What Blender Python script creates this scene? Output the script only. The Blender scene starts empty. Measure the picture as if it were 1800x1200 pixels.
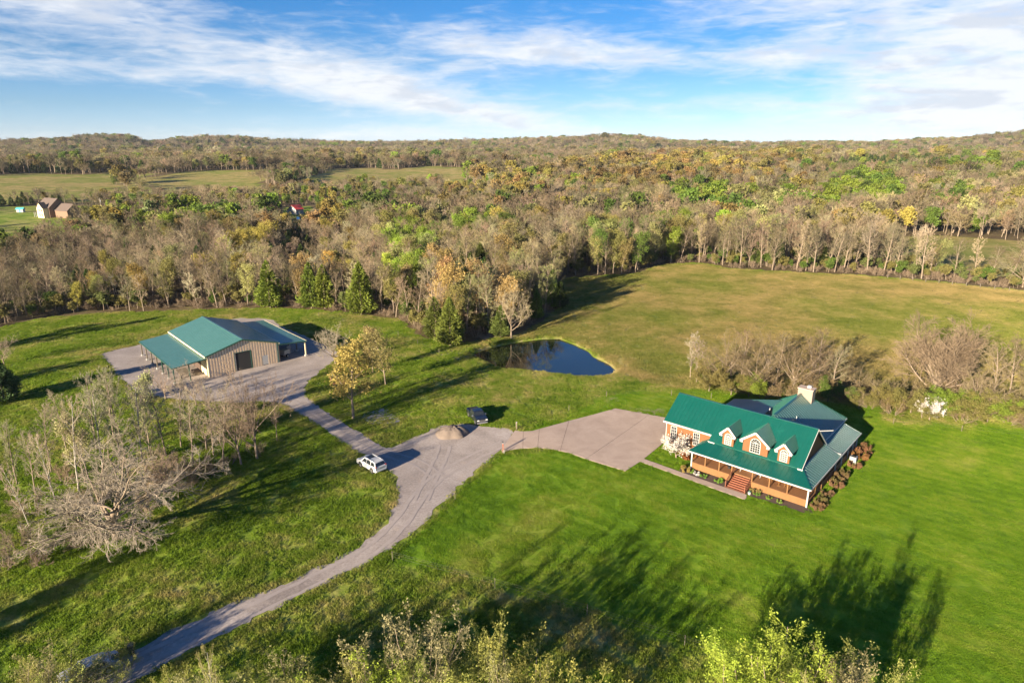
import bpy, bmesh, math, random
import numpy as np
from mathutils import Vector, Matrix

# ------------------------------------------------------------------ camera, sky, sun, exposure
sc = bpy.context.scene
COL = sc.collection
F_PX, Y_EYE, CAM_H = 1140.0, 258.0, 45.0
PITCH = math.atan((600 - Y_EYE) / F_PX)
cam_d = bpy.data.cameras.new('camera'); cam = bpy.data.objects.new('camera', cam_d)
COL.objects.link(cam); sc.camera = cam
cam.location = (0, 0, CAM_H); cam.rotation_euler = (math.pi / 2 - PITCH, 0, 0)
cam_d.sensor_width = 36; cam_d.lens = F_PX / 1800 * 36
cam_d.clip_start = 0.5; cam_d.clip_end = 20000

SUN_AZ, SUN_EL = math.radians(220), math.radians(14.5)     # clockwise from +Y
SHADOW = np.array([-math.sin(SUN_AZ), -math.cos(SUN_AZ)]); COT = 1 / math.tan(SUN_EL)
sun_d = bpy.data.lights.new('sun', 'SUN'); sun = bpy.data.objects.new('sun', sun_d); COL.objects.link(sun)
sun_d.energy = 5.0; sun_d.angle = math.radians(0.55); sun_d.color = (1.0, 0.84, 0.62)
sun.rotation_euler = (math.pi / 2 - SUN_EL, 0, math.pi - SUN_AZ)
sun.location = (-60, -70, 120)

sc.view_settings.view_transform = 'Standard'; sc.view_settings.look = 'None'
sc.view_settings.gamma = 1.0; sc.view_settings.use_curve_mapping = False
sc.view_settings.exposure = 1.8
sc.cycles.use_denoising = True
sc.cycles.max_bounces = 5; sc.cycles.diffuse_bounces = 2; sc.cycles.glossy_bounces = 3
sc.cycles.transparent_max_bounces = 8; sc.cycles.transmission_bounces = 3


class NT:
    """small node-tree helper"""
    def __init__(s, tree): s.t = tree
    def n(s, typ, **kw):
        nd = s.t.nodes.new(typ)
        for k, v in kw.items():
            if k.startswith('i_'):
                key = k[2:]
                nd.inputs[int(key) if key.isdigit() else key.replace('_', ' ')].default_value = v
            else: setattr(nd, k, v)
        return nd
    def l(s, a, b): s.t.links.new(a, b)
    def math(s, op, a, b=None, c=None, clamp=False):
        nd = s.n('ShaderNodeMath', operation=op, use_clamp=clamp)
        for i, x in enumerate((a, b, c)):
            if x is None: continue
            if isinstance(x, (int, float)): nd.inputs[i].default_value = x
            else: s.l(x, nd.inputs[i])
        return nd.outputs[0]
    def ramp(s, fac, stops, interp='LINEAR'):
        nd = s.n('ShaderNodeValToRGB'); cr = nd.color_ramp; cr.interpolation = interp
        while len(cr.elements) < len(stops): cr.elements.new(0.5)
        for e, (p, c) in zip(cr.elements, stops):
            e.position = p; e.color = (*c, 1) if len(c) == 3 else c
        s.l(fac, nd.inputs[0]); return nd.outputs[0]
    def mix(s, fac, a, b, blend='MIX'):
        nd = s.n('ShaderNodeMix', data_type='RGBA', blend_type=blend)
        for i, x in ((0, fac), (6, a), (7, b)):
            if isinstance(x, (int, float)): nd.inputs[i].default_value = x
            elif isinstance(x, (tuple, list)): nd.inputs[i].default_value = (*x, 1)
            else: s.l(x, nd.inputs[i])
        return nd.outputs[2]
    def noise(s, vec, scale, detail=4, rough=0.55, dist=0.0):
        nd = s.n('ShaderNodeTexNoise'); nd.inputs['Scale'].default_value = scale
        nd.inputs['Detail'].default_value = detail; nd.inputs['Roughness'].default_value = rough
        nd.inputs['Distortion'].default_value = dist
        if vec is not None: s.l(vec, nd.inputs['Vector'])
        return nd.outputs['Fac']
    def sstep(s, x, a, b):
        nd = s.n('ShaderNodeMapRange', interpolation_type='SMOOTHSTEP')
        nd.inputs[1].default_value = a; nd.inputs[2].default_value = b
        s.l(x, nd.inputs[0]); return nd.outputs[0]


def build_world():
    w = bpy.data.worlds.new('World'); sc.world = w; w.use_nodes = True
    t = NT(w.node_tree); bg = w.node_tree.nodes['Background']
    sky = t.n('ShaderNodeTexSky', sky_type='NISHITA', sun_disc=False)
    sky.sun_elevation = SUN_EL; sky.sun_rotation = SUN_AZ
    sky.altitude = 200; sky.air_density = 1.0; sky.dust_density = 0.3; sky.ozone_density = 2.0
    bg.inputs[1].default_value = 0.05
    gen = t.n('ShaderNodeTexCoord').outputs['Generated']
    sep = t.n('ShaderNodeSeparateXYZ'); t.l(gen, sep.inputs[0])
    az = t.math('ARCTAN2', sep.outputs[0], sep.outputs[1])
    el = t.math('ARCSINE', sep.outputs[2])
    elc = t.math('MAXIMUM', el, 0.0)
    # cloud layer seen in perspective: rows pack together towards the horizon
    v = t.math('DIVIDE', 1.0, t.math('ADD', elc, 0.085))
    comb = t.n('ShaderNodeCombineXYZ'); t.l(t.math('MULTIPLY', az, t.math('ADD', t.math('MULTIPLY', v, 0.55), 2.2)), comb.inputs[0]); t.l(v, comb.inputs[1])
    vec = comb.outputs[0]
    big = t.noise(vec, 0.30, 3, 0.5, 0.3)
    comb2 = t.n('ShaderNodeCombineXYZ'); t.l(t.math('MULTIPLY', az, 11.0), comb2.inputs[0]); t.l(t.math('MULTIPLY', el, 42.0), comb2.inputs[1])
    rip = t.n('ShaderNodeCombineXYZ'); t.l(t.math('ADD', t.math('MULTIPLY', az, 26.0), t.math('MULTIPLY', el, 60.0)), rip.inputs[0]); t.l(t.math('SUBTRACT', t.math('MULTIPLY', el, 150.0), t.math('MULTIPLY', az, 9.0)), rip.inputs[1])
    puff = t.noise(comb2.outputs[0], 0.9, 8, 0.60, 0.6)
    ripple = t.noise(rip.outputs[0], 0.75, 5, 0.6, 0.5)

    def bank(a0, e0, wa, we, slope=0.0):
        dx = t.math('DIVIDE', t.math('SUBTRACT', az, a0), wa)
        e1 = t.math('SUBTRACT', el, t.math('MULTIPLY', t.math('SUBTRACT', az, a0), slope))
        dy = t.math('DIVIDE', t.math('SUBTRACT', e1, e0), we * 1.35)
        r = t.math('ADD', t.math('MULTIPLY', dx, dx), t.math('MULTIPLY', dy, dy))
        return t.math('EXPONENT', t.math('MULTIPLY', r, -1.0))
    banks = [(0.62, 0.095, 0.20, 0.050, 0.02, 0.85), (0.46, 0.190, 0.26, 0.028, 0.06, 0.55), (0.95, 0.12, 0.3, 0.06, 0.0, 0.6), (0.36, 0.115, 0.10, 0.016, 0.1, 0.35),
             (-0.02, 0.135, 0.15, 0.024, -0.06, 0.50), (0.16, 0.120, 0.14, 0.016, -0.10, 0.42), (-0.30, 0.108, 0.30, 0.034, -0.16, 0.40), (-0.64, 0.185, 0.18, 0.036, -0.15, 0.50), (-0.24, 0.092, 0.14, 0.020, -0.1, 0.30),
             (-0.05, 0.045, 0.24, 0.014, -0.14, 0.50), (-0.62, 0.090, 0.20, 0.013, 0.0, 0.40), (0.22, 0.055, 0.2, 0.012, 0.0, 0.25), (-0.2, 0.018, 0.2, 0.009, 0.0, 0.38), (0.6, 0.035, 0.25, 0.016, 0.0, 0.42),
             (-1.3, 0.12, 0.4, 0.04, 0.0, 0.5), (1.9, 0.15, 0.5, 0.05, 0.0, 0.5), (-2.2, 0.2, 0.5, 0.06, 0.0, 0.45), (3.0, 0.12, 0.4, 0.04, 0.0, 0.5)]
    acc = None
    for a0, e0, wa, we, sl, amp in banks:
        b = t.math('MULTIPLY', bank(a0, e0, wa, we, sl), amp)
        acc = b if acc is None else t.math('ADD', acc, b)
    acc = t.math('MINIMUM', t.math('MULTIPLY', acc, 1.1), 0.85)
    dens = t.math('ADD', t.math('ADD', t.math('ADD', t.math('MULTIPLY', puff, 1.0), t.math('MULTIPLY', ripple, 0.62)), acc), t.math('MULTIPLY', big, 0.2))
    cl = t.sstep(dens, 0.98, 1.80)
    shade = t.math('MULTIPLY', t.sstep(t.noise(comb2.outputs[0], 1.1, 5, 0.55, 0.3), 0.44, 0.62), t.sstep(dens, 1.25, 1.7))
    cloud = t.mix(shade, (5.6, 5.75, 5.95), (4.3, 4.6, 5.1))
    # the photograph's clear, deep blue: paler towards the horizon
    grade = t.ramp(t.math('DIVIDE', elc, 0.32), [(0.0, (0.33, 0.45, 0.84)), (0.16, (0.215, 0.325, 0.55)), (0.36, (0.125, 0.255, 0.43)), (0.72, (0.055, 0.235, 0.44)), (1.0, (0.09, 0.25, 0.46))])
    grade = t.mix(1.0, grade, (2.0, 2.0, 2.0), 'MULTIPLY')
    skyc = t.mix(1.0, sky.outputs[0], grade, 'MULTIPLY')
    col = t.mix(t.math('MULTIPLY', cl, 0.95), skyc, cloud)
    t.l(col, bg.inputs[0])
build_world()


# ------------------------------------------------------------------ terrain height and pixel -> ground helpers
def sstep(a, b, x):
    t = np.clip((x - a) / (b - a), 0, 1); return t * t * (3 - 2 * t)


SKYLINE = np.array([(-200, 247), (0, 250), (60, 248), (130, 246), (190, 240), (262, 239), (282, 250), (300, 249), (345, 242), (430, 240), (500, 246), (600, 249), (700, 250),
                    (820, 247), (950, 244), (1060, 240), (1110, 241), (1170, 248), (1320, 252), (1420, 249), (1500, 250), (1600, 245), (1680, 240), (1740, 235), (1800, 230), (2000, 222)], float)


POND_PX = [(824, 624), (842, 616), (860, 611), (908, 601), (951, 595.5), (983, 594.7), (1007, 603.5), (1036, 617), (1047, 628), (1073, 640),
           (1085, 650.7), (1076, 660), (1060, 663), (1028, 664), (993, 661), (951, 655), (913, 650.7), (876, 648.8), (860, 640), (839, 630.7)]
WATER_Z = -0.7


def ray(px, py):
    x = (px - 900) / F_PX; y = -(py - 600) / F_PX
    return np.array([x, math.cos(PITCH) + y * math.sin(PITCH), -math.sin(PITCH) + y * math.cos(PITCH)])


def at(px, py, z=0.0):
    """point of the level z seen at photo pixel px, py"""
    d = ray(px, py); t = (z - CAM_H) / d[2]; return np.array([0, 0, CAM_H]) + d * t


POND = np.array([at(px, py, WATER_Z)[:2] for px, py in POND_PX])


def inpoly(x, y, poly):
    x = np.asarray(x, float); y = np.asarray(y, float); c = np.zeros(x.shape, bool)
    p = np.asarray(poly); j = len(p) - 1
    for i in range(len(p)):
        xi, yi = p[i]; xj, yj = p[j]
        if yi != yj: c ^= ((yi > y) != (yj > y)) & (x < (xj - xi) * (y - yi) / (yj - yi) + xi)
        j = i
    return c


def polydist(x, y, poly, closed=True):
    x = np.asarray(x, float); y = np.asarray(y, float); d = np.full(x.shape, 1e9)
    p = np.asarray(poly); n = len(p)
    for i in range(n if closed else n - 1):
        a = p[i]; b = p[(i + 1) % n]; ab = b - a; L = ab @ ab + 1e-9
        t = np.clip(((x - a[0]) * ab[0] + (y - a[1]) * ab[1]) / L, 0, 1)
        d = np.minimum(d, np.hypot(x - a[0] - t * ab[0], y - a[1] - t * ab[1]))
    return d


def sdist(x, y, poly):
    d = polydist(x, y, poly); return np.where(inpoly(x, y, poly), -d, d)


def hfun(x, y):
    x = np.asarray(x, float); y = np.asarray(y, float)
    d = np.hypot(x, y)
    h = np.interp(d, [0, 300, 480, 610, 900, 1000, 1300, 1700, 2100], [0, 0, 1.5, 2.5, 17, 18, 17, 16, 16])
    far = sstep(330, 900, d) * (0.35 + 0.65 * np.maximum(sstep(950, 1300, d), sstep(-60, 120, x)))
    h = h + far * (5.5 * np.sin(x / 150 + 0.6) * np.cos(y / 130 + 1.0) + 3.5 * np.sin(x / 83 + 2) * np.sin(y / 71) + 2.0 * np.sin(x / 47 + y / 60))
    az = np.arctan2(x, np.maximum(y, 1)); px = 900 + F_PX * np.tan(np.clip(az, -1.2, 1.2))
    sky = np.interp(px, SKYLINE[:, 0], SKYLINE[:, 1])
    top = CAM_H + (Y_EYE - sky) / F_PX * 3000 * np.cos(az) - 17
    rg = sstep(2150, 3000, d + 160 * np.sin(x / 310)) * (1 - 0.6 * sstep(3200, 5200, d))
    h = h * (1 - rg) + rg * np.maximum(top, 18)
    near = 1 - sstep(200, 420, d)
    h = h + near * 0.12 * (np.sin(x / 11.0 + 0.7) * np.sin(y / 13.0 + 0.4) + 0.6 * np.sin(x / 5.3 + y / 7.1))
    m = (x > -40) & (x < 60) & (y > 95) & (y < 190)
    if np.any(m):
        sd = np.full(x.shape, 99.0); sd[m] = sdist(x[m], y[m], POND)
        h = np.where(m, np.minimum(h, WATER_Z + np.clip((sd + 0.4) * 0.35, -1.2, 9)), h)
    return h


def gp(px, py):
    """where the ray of photo pixel px, py meets the terrain"""
    d = ray(px, py); t = np.geomspace(25, 6000, 1500)
    P = np.array([0, 0, CAM_H])[:, None] + d[:, None] * t
    below = P[2] < hfun(P[0], P[1])
    i = int(np.argmax(below)) if below.any() else len(t) - 1
    a, b = t[max(i - 1, 0)], t[i]
    for _ in range(18):
        m = (a + b) / 2; q = np.array([0, 0, CAM_H]) + d * m
        if q[2] < hfun(q[0], q[1]): b = m
        else: a = m
    q = np.array([0, 0, CAM_H]) + d * b
    return np.array([q[0], q[1], float(hfun(q[0], q[1]))])


def G(pts): return np.array([gp(*p)[:2] for p in pts])


def project(x, y, z):
    zz = z - CAM_H; dep = y * math.cos(PITCH) - zz * math.sin(PITCH)
    up = y * math.sin(PITCH) + zz * math.cos(PITCH)
    return 900 + F_PX * x / dep, 600 - F_PX * up / dep


# ------------------------------------------------------------------ mesh and object helpers
def mesh_np(name, V, faces, mats, midx=None, smooth=False):
    """V (n,3); faces: (m,k) array of one polygon size"""
    me = bpy.data.meshes.new(name)
    V = np.asarray(V, np.float32); Fc = np.asarray(faces, np.int32); m, k = Fc.shape
    me.vertices.add(len(V)); me.vertices.foreach_set('co', V.ravel())
    me.loops.add(m * k); me.loops.foreach_set('vertex_index', Fc.ravel())
    me.polygons.add(m); me.polygons.foreach_set('loop_start', np.arange(0, m * k, k, dtype=np.int32))
    for mt in mats: me.materials.append(mt)
    if midx is not None: me.polygons.foreach_set('material_index', np.asarray(midx, np.int32))
    if smooth: me.polygons.foreach_set('use_smooth', np.ones(m, bool))
    me.update(calc_edges=True); return me


def ob(name, me, parent=None, loc=None, rz=None):
    o = bpy.data.objects.new(name, me); COL.objects.link(o)
    if parent is not None: o.parent = parent
    if loc is not None: o.location = [float(c) for c in loc]
    if rz is not None: o.rotation_euler = (0, 0, rz)
    return o


def tag(o, label, cat, group=None):
    o['label'] = label; o['category'] = cat
    if group: o['group'] = group
    return o


def thing(name, label, cat, loc=(0, 0, 0), rz=0.0, group=None):
    o = ob(name, None, None, loc, rz); o.empty_display_size = 0.3
    return tag(o, label, cat, group)


def copy_tree(o, parent=None):
    c = o.copy(); COL.objects.link(c); c.parent = parent
    for ch in list(o.children): copy_tree(ch, c)
    return c


class MB:
    """collects faces, builds one mesh object"""
    def __init__(s): s.v = []; s.f = []
    def face(s, pts):
        b = len(s.v); s.v += [tuple(float(c) for c in p) for p in pts]; s.f.append(list(range(b, b + len(pts)))); return s
    def box(s, x0, x1, y0, y1, z0, z1):
        p = [(x0, y0, z0), (x1, y0, z0), (x1, y1, z0), (x0, y1, z0), (x0, y0, z1), (x1, y0, z1), (x1, y1, z1), (x0, y1, z1)]
        b = len(s.v); s.v += p
        for q in ((0, 3, 2, 1), (4, 5, 6, 7), (0, 1, 5, 4), (1, 2, 6, 5), (2, 3, 7, 6), (3, 0, 4, 7)): s.f.append([b + i for i in q])
        return s
    def bar(s, a, c, w, h=None, up=(0, 0, 1)):
        """box of width w, height h from a to c"""
        h = h or w; a = Vector(a); c = Vector(c); d = (c - a).normalized(); up = Vector(up)
        if abs(d.dot(up)) > 0.98: up = Vector((1, 0, 0))
        sx = d.cross(up).normalized() * w / 2; sz = sx.cross(d).normalized() * h / 2
        p = [a - sx - sz, a + sx - sz, a + sx + sz, a - sx + sz, c - sx - sz, c + sx - sz, c + sx + sz, c - sx + sz]
        b = len(s.v); s.v += [tuple(q) for q in p]
        for q in ((0, 1, 2, 3), (7, 6, 5, 4), (0, 4, 5, 1), (1, 5, 6, 2), (2, 6, 7, 3), (3, 7, 4, 0)): s.f.append([b + i for i in q])
        return s
    def tube(s, a, c, r0, r1=None, n=8, cap=True):
        r1 = r0 if r1 is None else r1; a = Vector(a); c = Vector(c); d = (c - a).normalized()
        e = d.orthogonal().normalized(); f = d.cross(e); b = len(s.v)
        for P, r in ((a, r0), (c, r1)):
            for i in range(n):
                t = 2 * math.pi * i / n; s.v.append(tuple(P + (e * math.cos(t) + f * math.sin(t)) * r))
        for i in range(n):
            j = (i + 1) % n; s.f.append([b + i, b + j, b + n + j, b + n + i])
        if cap: s.f.append([b + i for i in range(n)][::-1]); s.f.append([b + n + i for i in range(n)])
        return s
    def slab(s, pts, th, d=(0, 0, -1)):
        """planar polygon thickened along d"""
        n = len(pts); b = len(s.v); d = Vector(d) * th
        s.v += [tuple(float(c) for c in p) for p in pts] + [tuple(Vector([float(c) for c in p]) + d) for p in pts]
        s.f.append(list(range(b, b + n))); s.f.append(list(range(b + n, b + 2 * n))[::-1])
        for i in range(n):
            j = (i + 1) % n; s.f.append([b + j, b + i, b + n + i, b + n + j])
        return s
    def build(s, name, mat, parent=None, bevel=0, smooth=False, loc=None, rz=None):
        me = bpy.data.meshes.new(name); me.from_pydata(s.v, [], s.f)
        bm = bmesh.new(); bm.from_mesh(me); bmesh.ops.recalc_face_normals(bm, faces=bm.faces); bm.to_mesh(me); bm.free()
        me.materials.append(mat)
        if smooth: me.shade_smooth()
        o = ob(name, me, parent, loc, rz)
        if bevel:
            md = o.modifiers.new('b', 'BEVEL'); md.width = bevel; md.segments = 2; md.limit_method = 'ANGLE'
        return o


# ------------------------------------------------------------------ materials
def mat(name):
    m = bpy.data.materials.new(name); m.use_nodes = True
    t = NT(m.node_tree); b = m.node_tree.nodes['Principled BSDF']
    return m, t, b


def simple(name, col, rough=0.7, metal=0.0, var=0.12, scale=6.0, bump=0.0, spec=0.5):
    m, t, b = mat(name); tc = t.n('ShaderNodeTexCoord').outputs['Object']
    f = t.noise(tc, scale, 5, 0.6)
    c = t.mix(f, tuple(x * (1 - var) for x in col), tuple(min(1, x * (1 + var)) for x in col))
    t.l(c, b.inputs['Base Color']); b.inputs['Roughness'].default_value = rough; b.inputs['Metallic'].default_value = metal
    b.inputs['Specular IOR Level'].default_value = spec
    if bump:
        bp = t.n('ShaderNodeBump'); bp.inputs['Strength'].default_value = bump; bp.inputs['Distance'].default_value = 0.03
        t.l(t.noise(tc, scale * 4, 4), bp.inputs['Height']); t.l(bp.outputs[0], b.inputs['Normal'])
    return m


def attr(t, name, typ='GEOMETRY'):
    a = t.n('ShaderNodeAttribute', attribute_name=name, attribute_type=typ); return a


def ground_colour(t, pos, zones):
    """grass, hay field, leaf litter and bare soil by place; zones: sockets lawn, field, wood, soil (or None)"""
    n_big = t.noise(pos, 0.022, 4, 0.55, 0.4); n_mid = t.noise(pos, 0.11, 5, 0.6, 0.3)
    n_sm = t.noise(pos, 0.55, 6, 0.65); n_fine = t.noise(pos, 2.6, 5, 0.7)
    mixn = t.math('ADD', t.math('MULTIPLY', n_mid, 0.50), t.math('ADD', t.math('MULTIPLY', n_sm, 0.35), t.math('MULTIPLY', n_fine, 0.25)))
    # mowing swaths on the lawn
    mp = t.n('ShaderNodeMapping'); mp.inputs['Rotation'].default_value = (0, 0, math.radians(38)); t.l(pos, mp.inputs[0])
    wv = t.n('ShaderNodeTexWave', wave_type='BANDS', bands_direction='Y'); wv.inputs['Scale'].default_value = 0.17
    wv.inputs['Distortion'].default_value = 3.2; wv.inputs['Detail'].default_value = 3; wv.inputs['Detail Scale'].default_value = 0.4
    t.l(mp.outputs[0], wv.inputs[0])
    lawn = t.ramp(t.math('ADD', mixn, t.math('MULTIPLY', t.math('SUBTRACT', wv.outputs['Fac'], 0.5), 0.055)),
                  [(0.38, (0.068, 0.142, 0.008)), (0.53, (0.125, 0.225, 0.011)), (0.66, (0.195, 0.275, 0.022)), (0.80, (0.32, 0.31, 0.085))])
    lawn = t.mix(t.math('MULTIPLY', t.sstep(t.math('ADD', t.math('MULTIPLY', n_big, 0.5), t.math('MULTIPLY', n_mid, 0.5)), 0.47, 0.66), 0.55), lawn, t.ramp(mixn, [(0.40, (0.115, 0.155, 0.016)), (0.55, (0.225, 0.250, 0.030)), (0.72, (0.37, 0.32, 0.10))]))
    patch = t.sstep(t.math('ADD', t.math('MULTIPLY', n_big, 0.60), t.math('ADD', t.math('MULTIPLY', n_mid, 0.3), t.math('MULTIPLY', n_sm, 0.25))), 0.50, 0.72)
    mead_g = t.ramp(mixn, [(0.40, (0.070, 0.125, 0.010)), (0.54, (0.155, 0.235, 0.018)), (0.70, (0.270, 0.300, 0.050))])
    mead_t = t.ramp(mixn, [(0.40, (0.130, 0.140, 0.034)), (0.54, (0.260, 0.240, 0.070)), (0.72, (0.440, 0.350, 0.150))])
    mead = t.mix(patch, mead_g, mead_t)
    fp = t.sstep(t.math('ADD', t.math('MULTIPLY', n_big, 0.75), t.math('ADD', t.math('MULTIPLY', n_mid, 0.25), t.math('MULTIPLY', n_sm, 0.12))), 0.42, 0.68)
    field_g = t.ramp(mixn, [(0.40, (0.100, 0.130, 0.020)), (0.54, (0.165, 0.190, 0.034)), (0.70, (0.260, 0.245, 0.070))])
    field_t = t.ramp(mixn, [(0.40, (0.175, 0.150, 0.050)), (0.54, (0.275, 0.220, 0.080)), (0.70, (0.400, 0.300, 0.125))])
    field = t.mix(fp, field_g, field_t)
    wood = t.ramp(mixn, [(0.36, (0.050, 0.036, 0.020)), (0.55, (0.125, 0.090, 0.048)), (0.72, (0.175, 0.155, 0.060))])
    soil = t.ramp(mixn, [(0.36, (0.20, 0.145, 0.095)), (0.6, (0.36, 0.28, 0.20)), (0.78, (0.46, 0.38, 0.29))])
    c = mead; wob = t.math('MULTIPLY', t.math('SUBTRACT', n_sm, 0.5), 0.9)
    for z, col, k in zip(zones, (field, lawn, wood, soil), (0.5, 0.5, 0.5, 1.0)):
        if z is None: continue
        c = t.mix(t.sstep(t.math('ADD', z, t.math('MULTIPLY', wob, k)), 0.3, 0.7), c, col)
    return c


def m_ground():
    m, t, b = mat('ground_cover'); pos = t.n('ShaderNodeNewGeometry').outputs['Position']
    c = ground_colour(t, pos, [attr(t, 'zone_' + k).outputs['Fac'] for k in ('field', 'lawn', 'wood', 'soil')])
    t.l(c, b.inputs['Base Color']); b.inputs['Roughness'].default_value = 0.95; b.inputs['Specular IOR Level'].default_value = 0.12
    bp = t.n('ShaderNodeBump'); bp.inputs['Strength'].default_value = 0.75; bp.inputs['Distance'].default_value = 0.22
    hh = t.math('ADD', t.math('MULTIPLY', t.noise(pos, 1.3, 6, 0.72), 0.8), t.math('MULTIPLY', t.noise(pos, 5.0, 4, 0.7), 0.35))
    t.l(hh, bp.inputs['Height']); t.l(bp.outputs[0], b.inputs['Normal'])
    return m


def m_blades():
    m, t, b = mat('grass_blades'); pos = t.n('ShaderNodeNewGeometry').outputs['Position']
    sp = t.n('ShaderNodeSeparateColor'); t.l(attr(t, 'tint', 'INSTANCER').outputs['Color'], sp.inputs[0])
    c = ground_colour(t, pos, [sp.outputs[1], sp.outputs[0], None, None])
    c = t.mix(1.0, c, (1.15, 1.15, 1.15), 'MULTIPLY')
    t.l(c, b.inputs['Base Color']); b.inputs['Roughness'].default_value = 0.8; b.inputs['Specular IOR Level'].default_value = 0.15
    tr = t.n('ShaderNodeBsdfTranslucent'); t.l(c, tr.inputs[0]); mx = t.n('ShaderNodeMixShader'); mx.inputs[0].default_value = 0.45
    t.l(b.outputs[0], mx.inputs[1]); t.l(tr.outputs[0], mx.inputs[2]); t.l(mx.outputs[0], m.node_tree.nodes['Material Output'].inputs[0])
    return m


def m_gravel():
    m, t, b = mat('gravel'); pos = t.n('ShaderNodeNewGeometry').outputs['Position']
    f = t.math('ADD', t.math('MULTIPLY', t.noise(pos, 0.16, 4, 0.6, 0.5), 0.5), t.math('MULTIPLY', t.noise(pos, 3.2, 5, 0.75), 0.5))
    c = t.ramp(f, [(0.32, (0.200, 0.168, 0.148)), (0.5, (0.330, 0.282, 0.252)), (0.68, (0.46, 0.400, 0.360))])
    dirt = t.sstep(t.noise(pos, 0.35, 5, 0.65, 0.8), 0.58, 0.75)
    c = t.mix(t.math('MULTIPLY', dirt, 0.4), c, (0.44, 0.34, 0.26))
    t.l(c, b.inputs['Base Color']); b.inputs['Roughness'].default_value = 0.95; b.inputs['Specular IOR Level'].default_value = 0.2
    bp = t.n('ShaderNodeBump'); bp.inputs['Strength'].default_value = 0.35; bp.inputs['Distance'].default_value = 0.06
    t.l(t.math('ADD', t.noise(pos, 4.0, 4, 0.7), t.noise(pos, 0.8, 3, 0.6)), bp.inputs['Height']); t.l(bp.outputs[0], b.inputs['Normal'])
    return m


def m_concrete():
    m, t, b = mat('concrete'); pos = t.n('ShaderNodeNewGeometry').outputs['Position']
    f = t.math('ADD', t.math('MULTIPLY', t.noise(pos, 0.25, 5, 0.6, 1.0), 0.6), t.math('MULTIPLY', t.noise(pos, 5, 4, 0.7), 0.35))
    c = t.ramp(f, [(0.3, (0.325, 0.240, 0.185)), (0.5, (0.420, 0.318, 0.248)), (0.68, (0.485, 0.375, 0.298))])
    mp = t.n('ShaderNodeMapping'); mp.inputs['Rotation'].default_value = (0, 0, math.radians(42)); mp.inputs['Scale'].default_value = (0.12, 1.2, 1); t.l(pos, mp.inputs[0])
    st = t.sstep(t.noise(mp.outputs[0], 0.8, 4, 0.6, 0.5), 0.58, 0.75)
    c = t.mix(t.math('MULTIPLY', st, 0.35), c, (0.30, 0.235, 0.20))
    t.l(c, b.inputs['Base Color']); b.inputs['Roughness'].default_value = 0.85
    return m


def m_water():
    m, t, b = mat('pond_surface'); pos = t.n('ShaderNodeNewGeometry').outputs['Position']
    b.inputs['Base Color'].default_value = (0.012, 0.018, 0.010, 1); b.inputs['Roughness'].default_value = 0.03
    b.inputs['IOR'].default_value = 1.45; b.inputs['Specular IOR Level'].default_value = 0.9
    bp = t.n('ShaderNodeBump'); bp.inputs['Strength'].default_value = 0.05; bp.inputs['Distance'].default_value = 0.04
    t.l(t.noise(pos, 1.6, 4, 0.6), bp.inputs['Height']); t.l(bp.outputs[0], b.inputs['Normal'])
    return m


def tinted(name, default, rough=0.85, transl=0.0, noise_scale=0.7, var=0.35, gain=0.80):
    """foliage material whose colour comes from the tree's own tint"""
    m, t, b = mat(name); a = attr(t, 'tint', 'INSTANCER'); tc = t.n('ShaderNodeTexCoord').outputs['Object']
    f = t.noise(tc, noise_scale, 4, 0.65)
    sc_ = t.math('MULTIPLY', t.math('ADD', t.math('MULTIPLY', f, 2 * var), 1.0 - var), gain)
    comb = t.n('ShaderNodeCombineXYZ')
    for i in range(3): t.l(sc_, comb.inputs[i])
    c = t.mix(1.0, a.outputs['Color'], comb.outputs[0], 'MULTIPLY')
    t.l(c, b.inputs['Base Color']); b.inputs['Roughness'].default_value = rough; b.inputs['Specular IOR Level'].default_value = 0.2
    if transl:
        tr = t.n('ShaderNodeBsdfTranslucent'); t.l(c, tr.inputs[0]); mx = t.n('ShaderNodeMixShader'); mx.inputs[0].default_value = transl
        t.l(b.outputs[0], mx.inputs[1]); t.l(tr.outputs[0], mx.inputs[2])
        t.l(mx.outputs[0], m.node_tree.nodes['Material Output'].inputs[0])
    return m


def m_brick(name, c1, c2, mortar):
    m, t, b = mat(name); tc = t.n('ShaderNodeTexCoord').outputs['Object']
    sp = t.n('ShaderNodeSeparateXYZ'); t.l(tc, sp.inputs[0]); cb = t.n('ShaderNodeCombineXYZ')
    t.l(t.math('ADD', sp.outputs[0], sp.outputs[1]), cb.inputs[0]); t.l(sp.outputs[2], cb.inputs[1])
    br = t.n('ShaderNodeTexBrick'); br.inputs['Scale'].default_value = 1.0; br.inputs['Brick Width'].default_value = 0.24
    br.inputs['Row Height'].default_value = 0.08; br.inputs['Mortar Size'].default_value = 0.009
    br.inputs['Color1'].default_value = (*c1, 1); br.inputs['Color2'].default_value = (*c2, 1); br.inputs['Mortar'].default_value = (*mortar, 1)
    t.l(cb.outputs[0], br.inputs['Vector'])
    c = t.mix(t.math('MULTIPLY', t.noise(tc, 1.2, 4), 0.35), br.outputs['Color'], tuple(x * 0.7 for x in c1))
    t.l(c, b.inputs['Base Color']); b.inputs['Roughness'].default_value = 0.88
    bp = t.n('ShaderNodeBump', invert=True); bp.inputs['Strength'].default_value = 0.5; bp.inputs['Distance'].default_value = 0.01
    t.l(br.outputs['Fac'], bp.inputs['Height']); t.l(bp.outputs[0], b.inputs['Normal'])
    return m


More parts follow.
